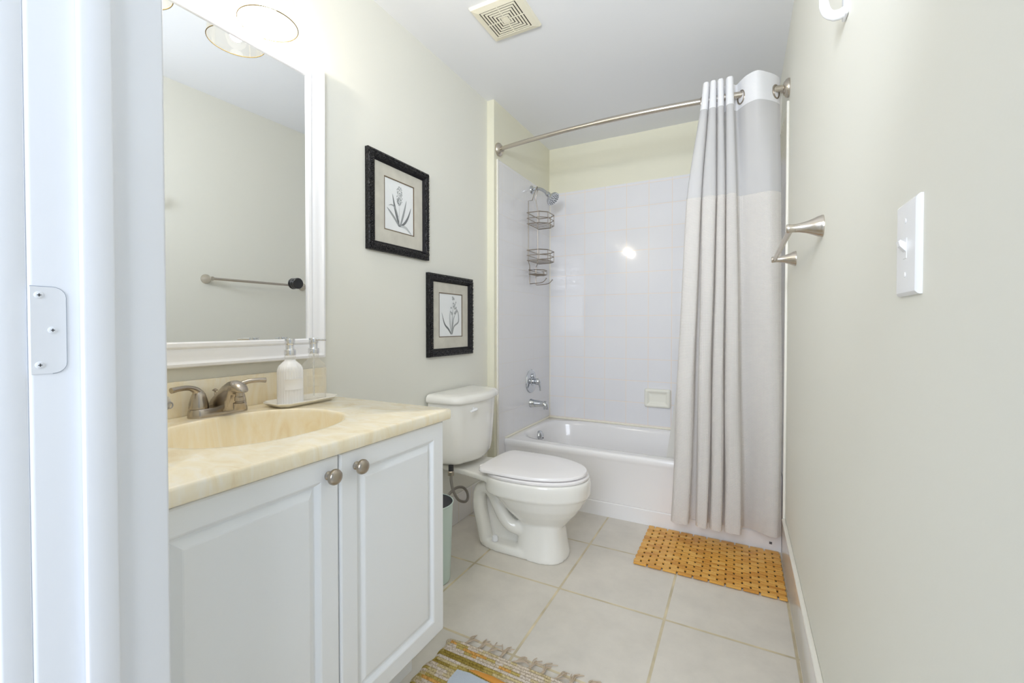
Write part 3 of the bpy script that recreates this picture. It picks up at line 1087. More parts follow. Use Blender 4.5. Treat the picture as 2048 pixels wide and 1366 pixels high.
def faucet():
    z = ZT
    x, y = -1.305, 0.705
    t = thing('faucet', 'brushed nickel two-handle faucet behind the basin', 'faucet', (x, y, z))
    m = MB()

    def stad(hw, r, zz, n=12):
        p = []
        for k in range(n + 1):
            a = -PI / 2 + PI * k / n
            p.append((x + r * math.sin(a), y + hw + r * math.cos(a) * 0.9, zz))
        for k in range(n + 1):
            a = PI / 2 + PI * k / n
            p.append((x + r * math.sin(a), y - hw + r * math.cos(a) * 0.9, zz))
        return p
    m.quad_grid([stad(0.051, 0.0285, z), stad(0.051, 0.0285, z + 0.006), stad(0.051, 0.026, z + 0.020), stad(0.051, 0.0235, z + 0.0235), stad(0.051, 0.02, z + 0.024)], closed_u=True, cap1=True)
    m.build('base_plate', M_faucet, t)
    # spout: a wedge-shaped body, solid down to the base, open under its nose
    secs = [  # forward offset, top z, bottom z, half width
        (-0.026, 0.026, 0.012, 0.008), (-0.022, 0.036, 0.010, 0.016), (-0.008, 0.050, 0.010, 0.0195), (0.012, 0.067, 0.010, 0.020), (0.034, 0.083, 0.010, 0.0195),
        (0.056, 0.0945, 0.012, 0.019), (0.072, 0.0985, 0.022, 0.0185), (0.080, 0.099, 0.058, 0.0185), (0.094, 0.097, 0.066, 0.018), (0.108, 0.091, 0.068, 0.0165), (0.119, 0.082, 0.068, 0.0125), (0.1235, 0.075, 0.069, 0.006)]
    rows = []
    for dx, zt_, zb_, hy in secs:
        zc, hz = (zt_ + zb_) / 2, (zt_ - zb_) / 2
        ring = []
        for k in range(32):
            a = 2 * PI * k / 32
            ca, sa = math.cos(a), math.sin(a)
            taper = 1.0 - 0.30 * max(0.0, sa) ** 2
            ring.append((x + dx, y + hy * taper * math.copysign(abs(ca) ** 0.55, ca), z + zc + hz * math.copysign(abs(sa) ** 0.75, sa)))
        rows.append(ring)
    m = MB()
    m.quad_grid(rows, closed_u=True, cap0=True, cap1=True)
    m.build('spout', M_faucet, t, angle=50)
    MB().lathe([(0.0135, 0.030), (0.0135, 0.014), (0.0105, 0.012), (0.0105, 0.002), (0.0125, 0.000), (0.0125, -0.010), (0.0105, -0.012), (0.0105, -0.014), (0.0160, -0.016), (0.0160, -0.030), (0.0150, -0.034), (0.0, -0.034)], (x + 0.101, y, z + 0.056), (0, 0, 1), 28).build('aerator', M_faucet, t)
    for s in (-1, 1):
        yy = y + s * 0.051
        h = MB()
        h.lathe([(0.0235, 0.0245), (0.0235, 0.028), (0.0222, 0.038), (0.0190, 0.052), (0.0150, 0.064), (0.010, 0.072), (0.0, 0.074)], (x, yy, z), (0, 0, 1), 28)
        p = catmull([(x - 0.002, yy - s * 0.004, z + 0.052), (x + 0.001, yy + s * 0.006, z + 0.072), (x + 0.008, yy + s * 0.026, z + 0.083), (x + 0.016, yy + s * 0.052, z + 0.085), (x + 0.021, yy + s * 0.074, z + 0.083)], 5)
        h.tube(p, [0.0145, 0.0142, 0.0136, 0.0128, 0.0118, 0.0106, 0.0095, 0.0086, 0.0079, 0.0073] + [0.0068] * (len(p) - 14) + [0.0069, 0.0072, 0.0075, 0.0076], 16)
        h.build('handle', M_faucet, t)
    q = MB().tube([(x - 0.024, y + 0.004, z + 0.02), (x - 0.024, y + 0.004, z + 0.066)], 0.0024, 8)
    q.lathe([(0.003, 0), (0.0072, 0.002), (0.0072, 0.004), (0.003, 0.007), (0, 0.008)], (x - 0.024, y + 0.004, z + 0.062), (0, 0, 1), 14)
    q.build('lift_rod', M_faucet, t)


faucet()


def counter_things():
    z = ZT
    # tray, turned slightly with the wall
    cx, cy, hx, hy = -1.2505, 0.930, 0.058, 0.108
    m = MB()

    def oc(ix, zz, c=0.022):
        a, b = hx - ix, hy - ix
        c = max(c - ix * 0.5, 0.004)
        return [(cx + u, cy + v, zz) for u, v in ((a, -b + c), (a, b - c), (a - c, b), (-a + c, b), (-a, b - c), (-a, -b + c), (-a + c, -b), (a - c, -b))]
    m.quad_grid([oc(0.020, z + 0.0005), oc(0.016, z + 0.001), oc(0.004, z + 0.010), oc(0.0, z + 0.0135), oc(0.001, z + 0.0155), oc(0.005, z + 0.014), oc(0.019, z + 0.0048), oc(0.024, z + 0.0042)], closed_u=True, cap0=True, cap1=True)
    tag(m.build('soap_tray', M_porcelain, base=(cx, cy, z)), 'small white rectangular tray under the two soap bottles', 'tray')
    zb = z + 0.0044

    def dispenser(bx, by, nz, white, label):
        t = thing('soap_dispenser', label, 'soap dispenser', (bx, by, zb), 'soap dispensers on the tray')
        r = 0.0372
        prof = [(0.0, 0.0), (r * 0.9, 0.0), (r * 0.98, 0.003), (r, 0.006), (r, 0.102), (r * 0.98, 0.110), (r * 0.85, 0.121), (r * 0.6, 0.130), (0.0165, 0.135), (0.0150, 0.139)]
        MB().lathe(prof, (bx, by, zb), (0, 0, 1), 112, ribs=(28, 0.055, 0.006, 0.115)).build('bottle', M_white if white else M_bottle, t, angle=60)
        MB().lathe([(0.0150, 0.1385), (0.0150, 0.145), (0.0165, 0.146), (0.0165, 0.149), (0.0150, 0.150), (0.0150, 0.157)], (bx, by, zb), (0, 0, 1), 28).build('neck', M_bottle, t)
        # blank raised label on the side
        a0 = math.atan2(0 - by, 0 - bx) + (0.35 if white else 0.15)
        rows = []
        for k in range(17):
            a = a0 + (k / 16 - 0.5) * 1.45
            cc, ss = math.cos(a), math.sin(a)
            rows.append([(bx + (r + d) * cc, by + (r + d) * ss, zb + h) for d, h in ((-0.001, 0.048), (0.0016, 0.048), (0.0016, 0.050), (0.0008, 0.0512), (0.0008, 0.0788), (0.0016, 0.080), (0.0016, 0.082), (-0.001, 0.082))])
        MB_ = MB()
        MB_.quad_grid(rows)
        MB_.build('blank_label', M_white if white else M_bottle, t, angle=50)
        if not white:
            MB().tube([(bx, by, zb + 0.012), (bx, by, zb + 0.15)], 0.0028, 10).build('dip_tube', thin_glass('tube_plastic', (0.93, 0.93, 0.92), body=0.3), t)
        p = thing
        MB().lathe([(0.0165, 0.153), (0.0168, 0.155), (0.0168, 0.168), (0.0160, 0.170), (0.0130, 0.1705), (0.0122, 0.172), (0.0122, 0.185), (0.0140, 0.187), (0.0145, 0.189), (0.0145, 0.202), (0.0138, 0.204), (0.0, 0.2045)], (bx, by, zb), (0, 0, 1), 32).build('pump', M_pump, t)
        d = Vector((nz[0], nz[1], 0)).normalized()
        s = Vector((bx, by, zb + 0.1990))
        MB().tube([s + d * 0.008, s + d * 0.04, s + d * 0.052 + Vector((0, 0, -0.001))], [0.0042, 0.0036, 0.003], 12).build('nozzle', M_pump, t)
    dispenser(-1.246, 0.885, (0.82, -0.57), True, 'white ribbed soap bottle with silver pump, nearer the faucet')
    dispenser(-1.256, 0.978, (1.0, 0.10), False, 'clear ribbed soap bottle with silver pump, behind the white one')
    # clear adhesive hook at the left end of the backsplash
    t = thing('clear_hook', 'small clear plastic hook on the backsplash left of the faucet', 'hook', (XL + 0.02, 0.595, 0.872))
    m = MB()
    m.ball((XL + 0.0235, 0.595, 0.874), 0.017, sx=0.25, sy=0.8, sz=1.2, seg=20)
    m.build('hook_base', thin_glass('clear_plastic', (0.95, 0.955, 0.97), body=0.35), t)
    MB().tube([(XL + 0.030, 0.6030 + 0.0065 * math.cos(a), 0.868 + 0.008 * math.sin(a)) for a in [2 * PI * k / 16 for k in range(16)]], 0.0018, 8, closed=True).build('hook_loop', mat('clear_grey', srgb(160, 160, 166), 0.1), t)


counter_things()


# ------------------------------------------------------------------ mirror and its light
def mirror():
    loc = Vector((-1.345, 0.75, 0.965))
    t = thing('wall_mirror', 'tall mirror in a white moulded frame over the vanity', 'mirror', loc)
    y0, y1, z0, z1 = 0.402, 1.084, 0.965, 2.010
    xb = -1.3635
    prof = [(0, 0), (0, 0.026), (0.003, 0.031), (0.010, 0.033), (0.015, 0.030), (0.019, 0.0285), (0.030, 0.0285), (0.042, 0.027), (0.050, 0.024), (0.053, 0.027), (0.057, 0.0285), (0.066, 0.0275), (0.069, 0.0245), (0.070, 0.0185)]
    MB().frame(y0, y1, z0, z1, prof, xb, ).build('frame', M_mirror_frame, t, angle=25)
    MB().box(xb, xb + 0.0185, y0 + 0.066, y1 - 0.066, z0 + 0.066, z1 - 0.066).build('glass', M_mirror, t, smooth=False)
    t.rotation_euler = (0, R(0.34), R(-1.47))
    # black round knob stuck on the glass
    t = thing('suction_knob', 'small round black knob on the mirror glass near its right edge', 'knob', (-1.340, 0.985, 1.224))
    c = Vector((-1.3405, 0.973, 1.2225))
    MB().lathe([(0.0165, 0.0), (0.0178, 0.002), (0.0178, 0.007), (0.0165, 0.009), (0.017, 0.010), (0.0185, 0.012), (0.0185, 0.017), (0.017, 0.019), (0.0, 0.019)], c, (1, -0.02, 0), 32).build('cap', M_dark, t)


mirror()


def vanity_light():
    yy = [0.828, 0.572]
    xs, zr = -1.253, 1.977
    t = thing('vanity_light', 'two-shade wall light above the mirror with clear glass bells', 'wall light', (XL, 0.70, 2.22))
    MB().box(XL, XL + 0.022, 0.53, 0.87, 2.175, 2.275, 0.006, 3).build('back_plate', M_nickel, t)
    for y in yy:
        a = MB()
        a.tube(catmull([(XL + 0.015, y, 2.225), (XL + 0.06, y, 2.232), (XL + 0.105, y, 2.222), (xs, y, 2.19), (xs, y, 2.165)], 4), 0.008, 12)
        a.lathe([(0.010, 2.185 - zr), (0.030, 2.175 - zr), (0.032, 2.165 - zr), (0.032, 2.145 - zr), (0.018, 2.143 - zr), (0.018, 2.125 - zr), (0, 2.125 - zr)], (xs, y, zr), (0, 0, 1), 24)
        a.build('arm', M_nickel, t)
        s = MB()
        prof = [(0.031, 0.172), (0.033, 0.165), (0.045, 0.150), (0.058, 0.128), (0.067, 0.098), (0.073, 0.062), (0.077, 0.03), (0.080, 0.0)]
        s.lathe(prof, (xs, y, zr), (0, 0, 1), 48)
        for f in [f for f in s.bm.faces if len(f.verts) > 4]:
            s.bm.faces.remove(f)
        sh = s.build('shade', M_shade, t, angle=60)
        MB().tube([(xs + 0.080 * math.cos(a_), y + 0.080 * math.sin(a_), zr) for a_ in [2 * PI * k / 48 for k in range(48)]], 0.0013, 6, closed=True).build('rim', M_goldrim, sh)
        MB().lathe([(0.0, -0.060), (0.012, -0.057), (0.022, -0.048), (0.027, -0.033), (0.026, -0.018), (0.019, 0.0), (0.0135, 0.018), (0.013, 0.034)], (xs, y, zr + 0.098), (0, 0, 1), 24).build('bulb', M_bulb, t)
        d = bpy.data.lights.new('bulb_light', 'POINT')
        d.energy = 3.9
        d.color = (1.0, 0.96, 0.90)
        d.shadow_soft_size = 0.018
        o = bpy.data.objects.new('bulb_light', d)
        COL.objects.link(o)
        o.location = Vector((xs, y, zr + 0.020)) - Vector(t['_o'])
        o.parent = t


vanity_light()


# ------------------------------------------------------------------ pictures
def leaf(m, pts, w, mi, x):
    """flat tapering leaf along plan points (y,z)"""
    P = catmull([(0, p[0], p[1]) for p in pts], 6)
    n = len(P)
    L, Rr = [], []
    for i, p in enumerate(P):
        d = (P[min(i + 1, n - 1)] - P[max(i - 1, 0)]).normalized()
        nn = Vector((0, -d.z, d.y))
        k = i / (n - 1)
        ww = w * (math.sin(PI * min(1, 0.12 + 0.88 * k)) ** 0.7 * (1 - 0.3 * k) + 0.02)
        L.append((x, p.y + nn.y * ww, p.z + nn.z * ww))
        Rr.append((x, p.y - nn.y * ww, p.z - nn.z * ww))
    m.quad_grid([L, Rr], mi=mi)


def picture(y0, y1, z0, z1, label, kind, seed):
    x = XL
    t = thing('picture_frame', label, 'picture', (x, (y0 + y1) / 2, z0), 'framed flower prints on the left wall')
    fw = 0.040 if kind == 0 else 0.040
    prof = [(0, 0.0), (0, 0.018), (0.003, 0.021), (0.008, 0.024), (0.018, 0.0275), (0.026, 0.026), (0.031, 0.021), (0.033, 0.019)]
    fr = MB().frame(y0, y1, z0, z1, prof, x).build('frame', M_carved, t, angle=30)
    cv = MB()      # carved leaf scrolls running round the moulding
    xr, half = x + 0.0262, 0.0165
    for side in range(4):
        L = (y1 - y0) if side % 2 == 0 else (z1 - z0)
        nst = int(L / 0.0165)
        for q in range(nst):
            u = (q + 0.5) / nst * L
            for (du, dv, an, ln, wd) in ((-0.002, 0.0045, 0.75, 0.0058, 0.0021), (0.004, -0.004, -0.75, 0.0058, 0.0021), (0.006, 0.005, 0.0, 0.0024, 0.0022)):
                if q % 2:
                    dv, an = -dv, -an
                pu, pv = u + du, half + dv
                if not (pv < pu < L - pv):
                    continue
                A = (y0 + pu, z0 + pv) if side == 0 else (y1 - pv, z0 + pu) if side == 1 else (y1 - pu, z1 - pv) if side == 2 else (y0 + pv, z1 - pu)
                rot = an + side * PI / 2
                M = Matrix.Translation((xr, A[0], A[1])) @ Matrix.Rotation(rot, 4, 'X') @ Matrix.Diagonal((0.0030, ln, wd, 1))
                bmesh.ops.create_uvsphere(cv.bm, u_segments=8, v_segments=5, radius=1.0, matrix=M)
    cv.build('carving', M_carved2, fr, recalc=False)
    MB().frame(y0 + 0.0325, y1 - 0.0325, z0 + 0.0325, z1 - 0.0325, [(0, 0.0195), (0.002, 0.0195), (0.0075, 0.012), (0.0075, 0.008)], x).build('inner_lip', M_black, t, angle=30)
    a, b, c, d = y0 + 0.038, y1 - 0.038, z0 + 0.038, z1 - 0.038
    ms, mb_, mt = 0.062, 0.062, 0.052
    if kind:
        ms, mb_, mt = 0.056, 0.060, 0.054
    m = MB()
    rows = [[(x + 0.0085, p, q) for p, q in ((a, c), (b, c), (b, d), (a, d))], [(x + 0.0085, p, q) for p, q in ((a + ms, c + mb_), (b - ms, c + mb_), (b - ms, d - mt), (a + ms, d - mt))]]
    m.quad_grid(rows, closed_u=True)
    m.build('mat_board', M_matboard, t, smooth=False)
    m = MB()
    m.frame(a + ms, b - ms, c + mb_, d - mt, [(-0.0005, 0.0088), (0.0035, 0.0088), (0.0035, 0.006)], x)
    m.build('mat_edge', M_bevel, t, smooth=False)
    pa, pb, pc, pd = a + ms, b - ms, c + mb_, d - mt
    MB().box(x + 0.003, x + 0.006, pa, pb, pc, pd).build('print', M_paper, t, smooth=False)
    W, H = pb - pa, pd - pc
    xx = x + 0.0064
    m = MB()

    def P(u, v):
        return (pa + u * W, pc + v * H)
    rnd = random.Random(seed)
    if kind == 0:
        base = (0.50, 0.14)
        for k, (pts, w, mi) in enumerate([([(0.50, 0.13), (0.42, 0.30), (0.34, 0.50), (0.27, 0.72)], 0.0075, 0), ([(0.48, 0.13), (0.34, 0.26), (0.20, 0.36), (0.09, 0.43)], 0.006, 1),
                                          ([(0.46, 0.30), (0.36, 0.46), (0.25, 0.50), (0.14, 0.47)], 0.0035, 1),
                                          ([(0.52, 0.13), (0.60, 0.30), (0.68, 0.50), (0.74, 0.68)], 0.006, 1), ([(0.53, 0.13), (0.68, 0.22), (0.80, 0.36), (0.90, 0.56)], 0.006, 0),
                                          ([(0.54, 0.14), (0.70, 0.14), (0.82, 0.08), (0.92, 0.02)], 0.005, 2)]):
            leaf(m, [P(*q) for q in pts], w, mi, xx + 0.0002 * k)
        leaf(m, [P(*q) for q in ((0.49, 0.14), (0.49, 0.35), (0.49, 0.55))], 0.0015, 2, xx + 0.001)
        for k in range(120):
            v = rnd.random()
            wv = 0.13 * math.sin(PI * min(1, 0.15 + 0.85 * (1 - v))) ** 0.6 * (1 - 0.35 * v)
            u = 0.50 + rnd.uniform(-1, 1) * wv
            q = P(u, 0.53 + 0.37 * v)
            m.lathe([(0.0018 + rnd.random() * 0.0014, 0.0), (0.0, 0.0002)], (xx + 0.0006, q[0], q[1]), (1, 0, 0), 5 + k % 3, mi=(0, 1, 2, 2, 1, 2)[k % 6])
        q = P(*base)
        m.ball((xx, q[0], q[1]), 0.006, sx=0.1, sy=1.4, sz=0.8, mi=0)
    else:
        for k, (pts, w, mi) in enumerate([([(0.52, 0.06), (0.40, 0.18), (0.24, 0.30), (0.12, 0.56)], 0.006, 0), ([(0.56, 0.06), (0.64, 0.24), (0.84, 0.36), (0.80, 0.60), (0.68, 0.50)], 0.005, 1),
                                          ([(0.54, 0.06), (0.48, 0.26), (0.46, 0.46), (0.48, 0.62)], 0.006, 2), ([(0.55, 0.06), (0.58, 0.25), (0.62, 0.42), (0.72, 0.56)], 0.004, 1),
                                          ([(0.53, 0.06), (0.55, 0.30), (0.58, 0.55), (0.62, 0.88)], 0.0022, 1)]):
            leaf(m, [P(*q) for q in pts], w, mi, xx + 0.0002 * k)
        for k in range(26):
            v = rnd.random()
            u = 0.62 + rnd.uniform(-1, 1) * (0.17 - 0.09 * v)
            q = P(u, 0.52 + 0.40 * v)
            for j in range(5):
                aa = 2 * PI * j / 5 + k
                m.lathe([(0.0026, 0.0), (0.0, 0.0003)], (xx + 0.0008, q[0] + 0.0035 * math.cos(aa), q[1] + 0.0035 * math.sin(aa)), (1, 0, 0), 6, mi=1 + (k + j) % 2)
    m.build('drawing', M_ink, t, smooth=False, recalc=False)


picture(1.318, 1.712, 1.398, 1.818, 'black carved frame with a grey hyacinth print, the upper one nearer the mirror', 0, 3)
picture(1.708, 2.106, 0.922, 1.342, 'black carved frame with a grey flower print, the lower one above the toilet', 1, 8)


# ------------------------------------------------------------------ toilet
def toilet():
    yt = 1.900
    t = thing('toilet', 'white two-piece toilet with closed lid between vanity and tub', 'toilet', (-1.0, yt, 0))

    def egg(xb, xf, hw, z, n=48, flatback=0.55, pw=1.0):
        """oval seen from above: xb back, xf front tip; widest towards the back third"""
        pts = []
        cx = xb + (xf - xb) * 0.42
        for k in range(n):
            a = 2 * PI * k / n
            c, s = math.cos(a), math.sin(a)
            if c >= 0:
                px = cx + (xf - cx) * c
                py = hw * math.copysign(abs(s) ** 0.95, s)
            else:
                px = cx - (cx - xb) * abs(c) ** flatback
                py = hw * math.copysign(abs(s) ** 0.9, s)
            pts.append((px, yt + py, z))
        return pts
    m = MB()
    # upper bowl
    m.quad_grid([egg(-0.93, -0.715, 0.080, 0.150), egg(-0.955, -0.690, 0.106, 0.180), egg(-0.985, -0.662, 0.134, 0.212), egg(-1.015, -0.636, 0.157, 0.248), egg(-1.050, -0.618, 0.172, 0.282), egg(-1.075, -0.610, 0.178, 0.296),
                 egg(-1.10, -0.601, 0.186, 0.302), egg(-1.10, -0.598, 0.188, 0.35), egg(-1.10, -0.600, 0.187, 0.370), egg(-1.10, -0.605, 0.183, 0.376)], closed_u=True, cap0=True, cap1=True)
    # pedestal
    def oval(x0, x1, hw, z, n=40, p=2.6):
        return superring((x0 + x1) / 2, yt, (x1 - x0) / 2, hw, z, n, p)
    m.quad_grid([oval(-0.950, -0.702, 0.112, 0.0), oval(-0.950, -0.702, 0.112, 0.012), oval(-0.945, -0.712, 0.104, 0.06), oval(-0.94, -0.722, 0.095, 0.13), oval(-0.94, -0.728, 0.090, 0.17), oval(-0.95, -0.725, 0.09, 0.20)], closed_u=True, cap0=True, cap1=True)
    # foot reaching back
    m.quad_grid([oval(-1.165, -0.72, 0.110, 0.0), oval(-1.165, -0.72, 0.110, 0.018), oval(-1.160, -0.725, 0.106, 0.032), oval(-1.150, -0.74, 0.097, 0.038)], closed_u=True, cap0=True, cap1=True)
    # inner web behind the trapway, deck under the tank
    m.box(-1.150, -0.86, yt - 0.030, yt + 0.030, 0.03, 0.345, 0.015, 3)
    dk = [(-1.362, 0.100), (-1.19, 0.125), (-1.08, 0.150), (-1.0, 0.165)]
    ring0 = [(x, yt - w, 0.345) for x, w in dk] + [(x, yt + w, 0.345) for x, w in dk[::-1]]
    ring1 = [(x, yt - w * 1.02, 0.372) for x, w in dk] + [(x, yt + w * 1.02, 0.372) for x, w in dk[::-1]]
    m.quad_grid([ring0, ring1], closed_u=True, cap0=True, cap1=True)
    # trapway relief, both sides: up from the foot, over the hump, down to the bowl
    for s in (-1, 1):
        p = catmull([(-1.105, yt + s * 0.058, 0.02), (-1.122, yt + s * 0.062, 0.10), (-1.140, yt + s * 0.066, 0.20), (-1.132, yt + s * 0.070, 0.268), (-1.092, yt + s * 0.072, 0.292), (-1.056, yt + s * 0.074, 0.268),
                     (-1.026, yt + s * 0.074, 0.212), (-0.990, yt + s * 0.072, 0.155), (-0.94, yt + s * 0.064, 0.122), (-0.86, yt + s * 0.048, 0.12)], 5)
        m.tube(p, [0.035] * 12 + [0.033] * (len(p) - 12), 14)
    body = m.build('bowl', M_porcelain, t, angle=180)
    rm = body.modifiers.new('merge', 'REMESH')
    rm.mode = 'VOXEL'
    rm.voxel_size = 0.0055
    rm.use_smooth_shade = True
    sm = body.modifiers.new('soften', 'SMOOTH')
    sm.factor = 0.5
    sm.iterations = 6
    # seat and lid
    MB_ = MB()
    MB_.quad_grid([egg(-1.095, -0.612, 0.181, 0.377), egg(-1.095, -0.607, 0.185, 0.382), egg(-1.095, -0.607, 0.185, 0.389), egg(-1.095, -0.611, 0.181, 0.393)], closed_u=True, cap0=True, cap1=True)
    MB_.build('seat', M_lid, t, angle=40)
    MB_ = MB()
    MB_.quad_grid([egg(-1.105, -0.620, 0.178, 0.396, flatback=0.14), egg(-1.105, -0.615, 0.182, 0.399, flatback=0.14), egg(-1.105, -0.615, 0.182, 0.406, flatback=0.14), egg(-1.102, -0.619, 0.178, 0.411, flatback=0.14), egg(-1.09, -0.635, 0.163, 0.4135, flatback=0.16), egg(-1.02, -0.72, 0.10, 0.4155, flatback=0.2)], closed_u=True, cap0=True, cap1=True)
    MB_.build('lid', M_lid, t, angle=40)
    for s in (-1, 1):
        MB().box(-1.125, -1.085, yt + s * 0.075 - 0.022, yt + s * 0.075 + 0.022, 0.372, 0.400, 0.006, 3).build('hinge', M_lid, t)
        MB().lathe([(0.0155, 0.040), (0.0155, 0.052), (0.0125, 0.062), (0.006, 0.066), (0, 0.067)], (-1.045, yt + s * 0.080, 0.0), (0, 0, 1), 20).build('bolt_cap', M_plastic, t)

    # tank: bowed front, straight back
    def tank(hw, xf, xb, z, bow=0.028, rc=0.060, n=9):
        p = []
        yl, yr = yt - hw, yt + hw
        pts = [(xb, yl), (xf - bow - rc, yl)]
        for k in range(1, n + 1):      # front left corner
            a = R(90 * k / n)
            pts.append((xf - bow - rc + rc * math.sin(a), yl + rc - rc * math.cos(a)))
        for k in range(1, 12):
            u = k / 12
            pts.append((xf - bow + bow * math.sin(PI * u), yl + rc + (2 * hw - 2 * rc) * u))
        for k in range(0, n + 1):
            a = R(90 * k / n)
            pts.append((xf - bow - rc + rc * math.cos(a), yr - rc + rc * math.sin(a)))
        pts += [(xb, yr)]
        return [(x, y, z) for x, y in pts]
    xb = XL + 0.012
    m = MB()
    m.quad_grid([tank(0.160, -1.190, xb, 0.398), tank(0.170, -1.177, xb, 0.402), tank(0.178, -1.169, xb, 0.415), tank(0.182, -1.163, xb, 0.45), tank(0.189, -1.157, xb, 0.56), tank(0.194, -1.151, xb, 0.700)], closed_u=True, cap0=True, cap1=True)
    m.build('tank', M_porcelain, t, angle=50)
    m = MB()
    m.quad_grid([tank(0.199, -1.145, xb, 0.700), tank(0.206, -1.138, xb, 0.703), tank(0.209, -1.135, xb, 0.710), tank(0.208, -1.136, xb, 0.726), tank(0.201, -1.145, xb, 0.736), tank(0.187, -1.161, xb, 0.741), tank(0.157, -1.195, xb + 0.02, 0.7425)], closed_u=True, cap0=True, cap1=True)
    m.build('tank_lid', M_porcelain, t, angle=60)
    m = MB()
    m.tube(catmull([(-1.158, yt - 0.090, 0.671), (-1.142, yt - 0.098, 0.672), (-1.136, yt - 0.118, 0.672), (-1.136, yt - 0.150, 0.670)], 4), [0.011, 0.011, 0.011, 0.011, 0.011, 0.0105, 0.010, 0.010, 0.0098, 0.0095, 0.009, 0.0085, 0.006], 12, flat=0.7)
    m.build('flush_lever', M_plastic, t)


toilet()


def hose_and_bin():
    t = thing('supply_hose', 'braided steel water hose looping under the toilet tank', 'hose', (-1.25, 1.74, 0.16))
    MB().lathe([(0.010, 0.0), (0.0155, 0.002), (0.0155, 0.020), (0.0125, 0.024)], (-1.238, 1.728, 0.352), (0, 0, 1), 8).build('nut', M_nickel, t, angle=20)
    MB().lathe([(0.0125, 0.0), (0.0125, 0.028)], (-1.238, 1.728, 0.374), (0, 0, 1), 16).build('gasket', M_rubber_shade, t)
    p = catmull(HOSE, 8)
    n = len(p)
    m = MB()
    m.tube(p, 0.0068, 12)
    m.build('braid', mat('steel_braid', srgb(170, 165, 160), 0.35, 1.0, bump=(900, 0.8)), t)
    t = thing('waste_bin', 'pale mint bin between the vanity and the toilet, mostly hidden', 'bin', (-1.165, 1.475, 0))
    m = MB().lathe([(0.080, 0.0), (0.084, 0.003), (0.0955, 0.322), (0.0985, 0.325), (0.0985, 0.330), (0.0950, 0.3305), (0.0935, 0.326)], (-1.165, 1.475, 0), (0, 0, 1), 48)
    for f in [f for f in m.bm.faces if len(f.verts) > 4 and f.calc_center_median().z > 0.2]:
        m.bm.faces.remove(f)
    m.build('bucket', M_mint, t)
    MB().lathe([(0.0, 0.012), (0.081, 0.012), (0.0932, 0.326), (0.0945, 0.3285)], (-1.165, 1.475, 0), (0, 0, 1), 48).build('liner', M_bindark, t)


HOSE = [(-1.238, 1.728, 0.356), (-1.238, 1.730, 0.32), (-1.236, 1.745, 0.27), (-1.234, 1.785, 0.215), (-1.232, 1.840, 0.186), (-1.238, 1.875, 0.192), (-1.248, 1.880, 0.222),
        (-1.256, 1.850, 0.252), (-1.262, 1.795, 0.262), (-1.272, 1.735, 0.235), (-1.285, 1.690, 0.19), (-1.30, 1.655, 0.15), (-1.345, 1.63, 0.135)]
hose_and_bin()


# ------------------------------------------------------------------ right wall things
def right_wall():
    x = XR
    t = thing('towel_bar', 'brushed nickel towel bar with flared posts on the right wall', 'towel bar', (x, 1.70, 1.341))
    for y in (1.392, 2.016):
        MB().lathe([(0.0285, 0.0), (0.0285, 0.004), (0.0272, 0.006), (0.0265, 0.010), (0.021, 0.022), (0.0155, 0.036), (0.0118, 0.052), (0.0108, 0.066), (0.0118, 0.074), (0.0122, 0.079), (0.0105, 0.082), (0, 0.0825)], (x, y, 1.341), (-1, 0, 0), 32).build('post', M_rod, t)
    MB().tube([(x - 0.071, 1.392, 1.341), (x - 0.071, 2.016, 1.341)], 0.0078, 16).build('bar', M_rod, t)

    t = thing('light_switch', 'white light switch plate on the right wall', 'switch', (x, 0.724, 1.178))
    y0, y1, z0, z1 = 0.680, 0.756, 1.118, 1.237
    prof = [(0, 0), (0, 0.0028), (0.0012, 0.0045), (0.004, 0.0062), (0.008, 0.0066)]
    m = MB()
    rows = [[(x - h, y0 + u, z0 + u), (x - h, y1 - u, z0 + u), (x - h, y1 - u, z1 - u), (x - h, y0 + u, z1 - u)] for u, h in prof]
    m.quad_grid(rows, closed_u=True, cap1=True)
    m.build('plate', M_plastic, t, angle=25)
    yc = 0.718
    tg = MB()
    tg.box(x - 0.0072, x - 0.006, yc - 0.0065, yc + 0.0065, 1.164, 1.190, 0.0005, 1)
    q = [(-0.004, 1.169), (-0.0130, 1.1800), (-0.0145, 1.1860), (-0.0125, 1.1880), (-0.004, 1.182)]
    tg.quad_grid([[(x + a, yc - 0.005, z) for a, z in q], [(x + a, yc + 0.005, z) for a, z in q]], closed_u=True, cap0=True, cap1=True)
    tg.build('toggle', M_plastic, t, angle=25)
    for z in (1.144, 1.2115):
        MB().lathe([(0.0035, 0), (0.0033, 0.0010), (0, 0.0014)], (x - 0.0064, yc, z), (-1, 0, 0), 14).build('screw', M_plastic, t)

    t = thing('robe_hook', 'white plastic hook high on the right wall', 'hook', (x, 1.12, 1.71))
    m = MB()
    m.box(x - 0.007, x, 1.103, 1.137, 1.712, 1.80, 0.0033, 3)
    m.build('hook_plate', M_plastic, t)
    m = MB()
    p = catmull([(x - 0.002, 1.120, 1.727), (x - 0.016, 1.120, 1.7215), (x - 0.030, 1.120, 1.727), (x - 0.038, 1.120, 1.742), (x - 0.041, 1.120, 1.765), (x - 0.040, 1.120, 1.78)], 5)
    m.tube(p, [0.010] * 8 + [0.009] * 10 + [0.008] * (len(p) - 18), 16, flat=1.0)
    m.build('hook_arm', M_plastic, t)


right_wall()


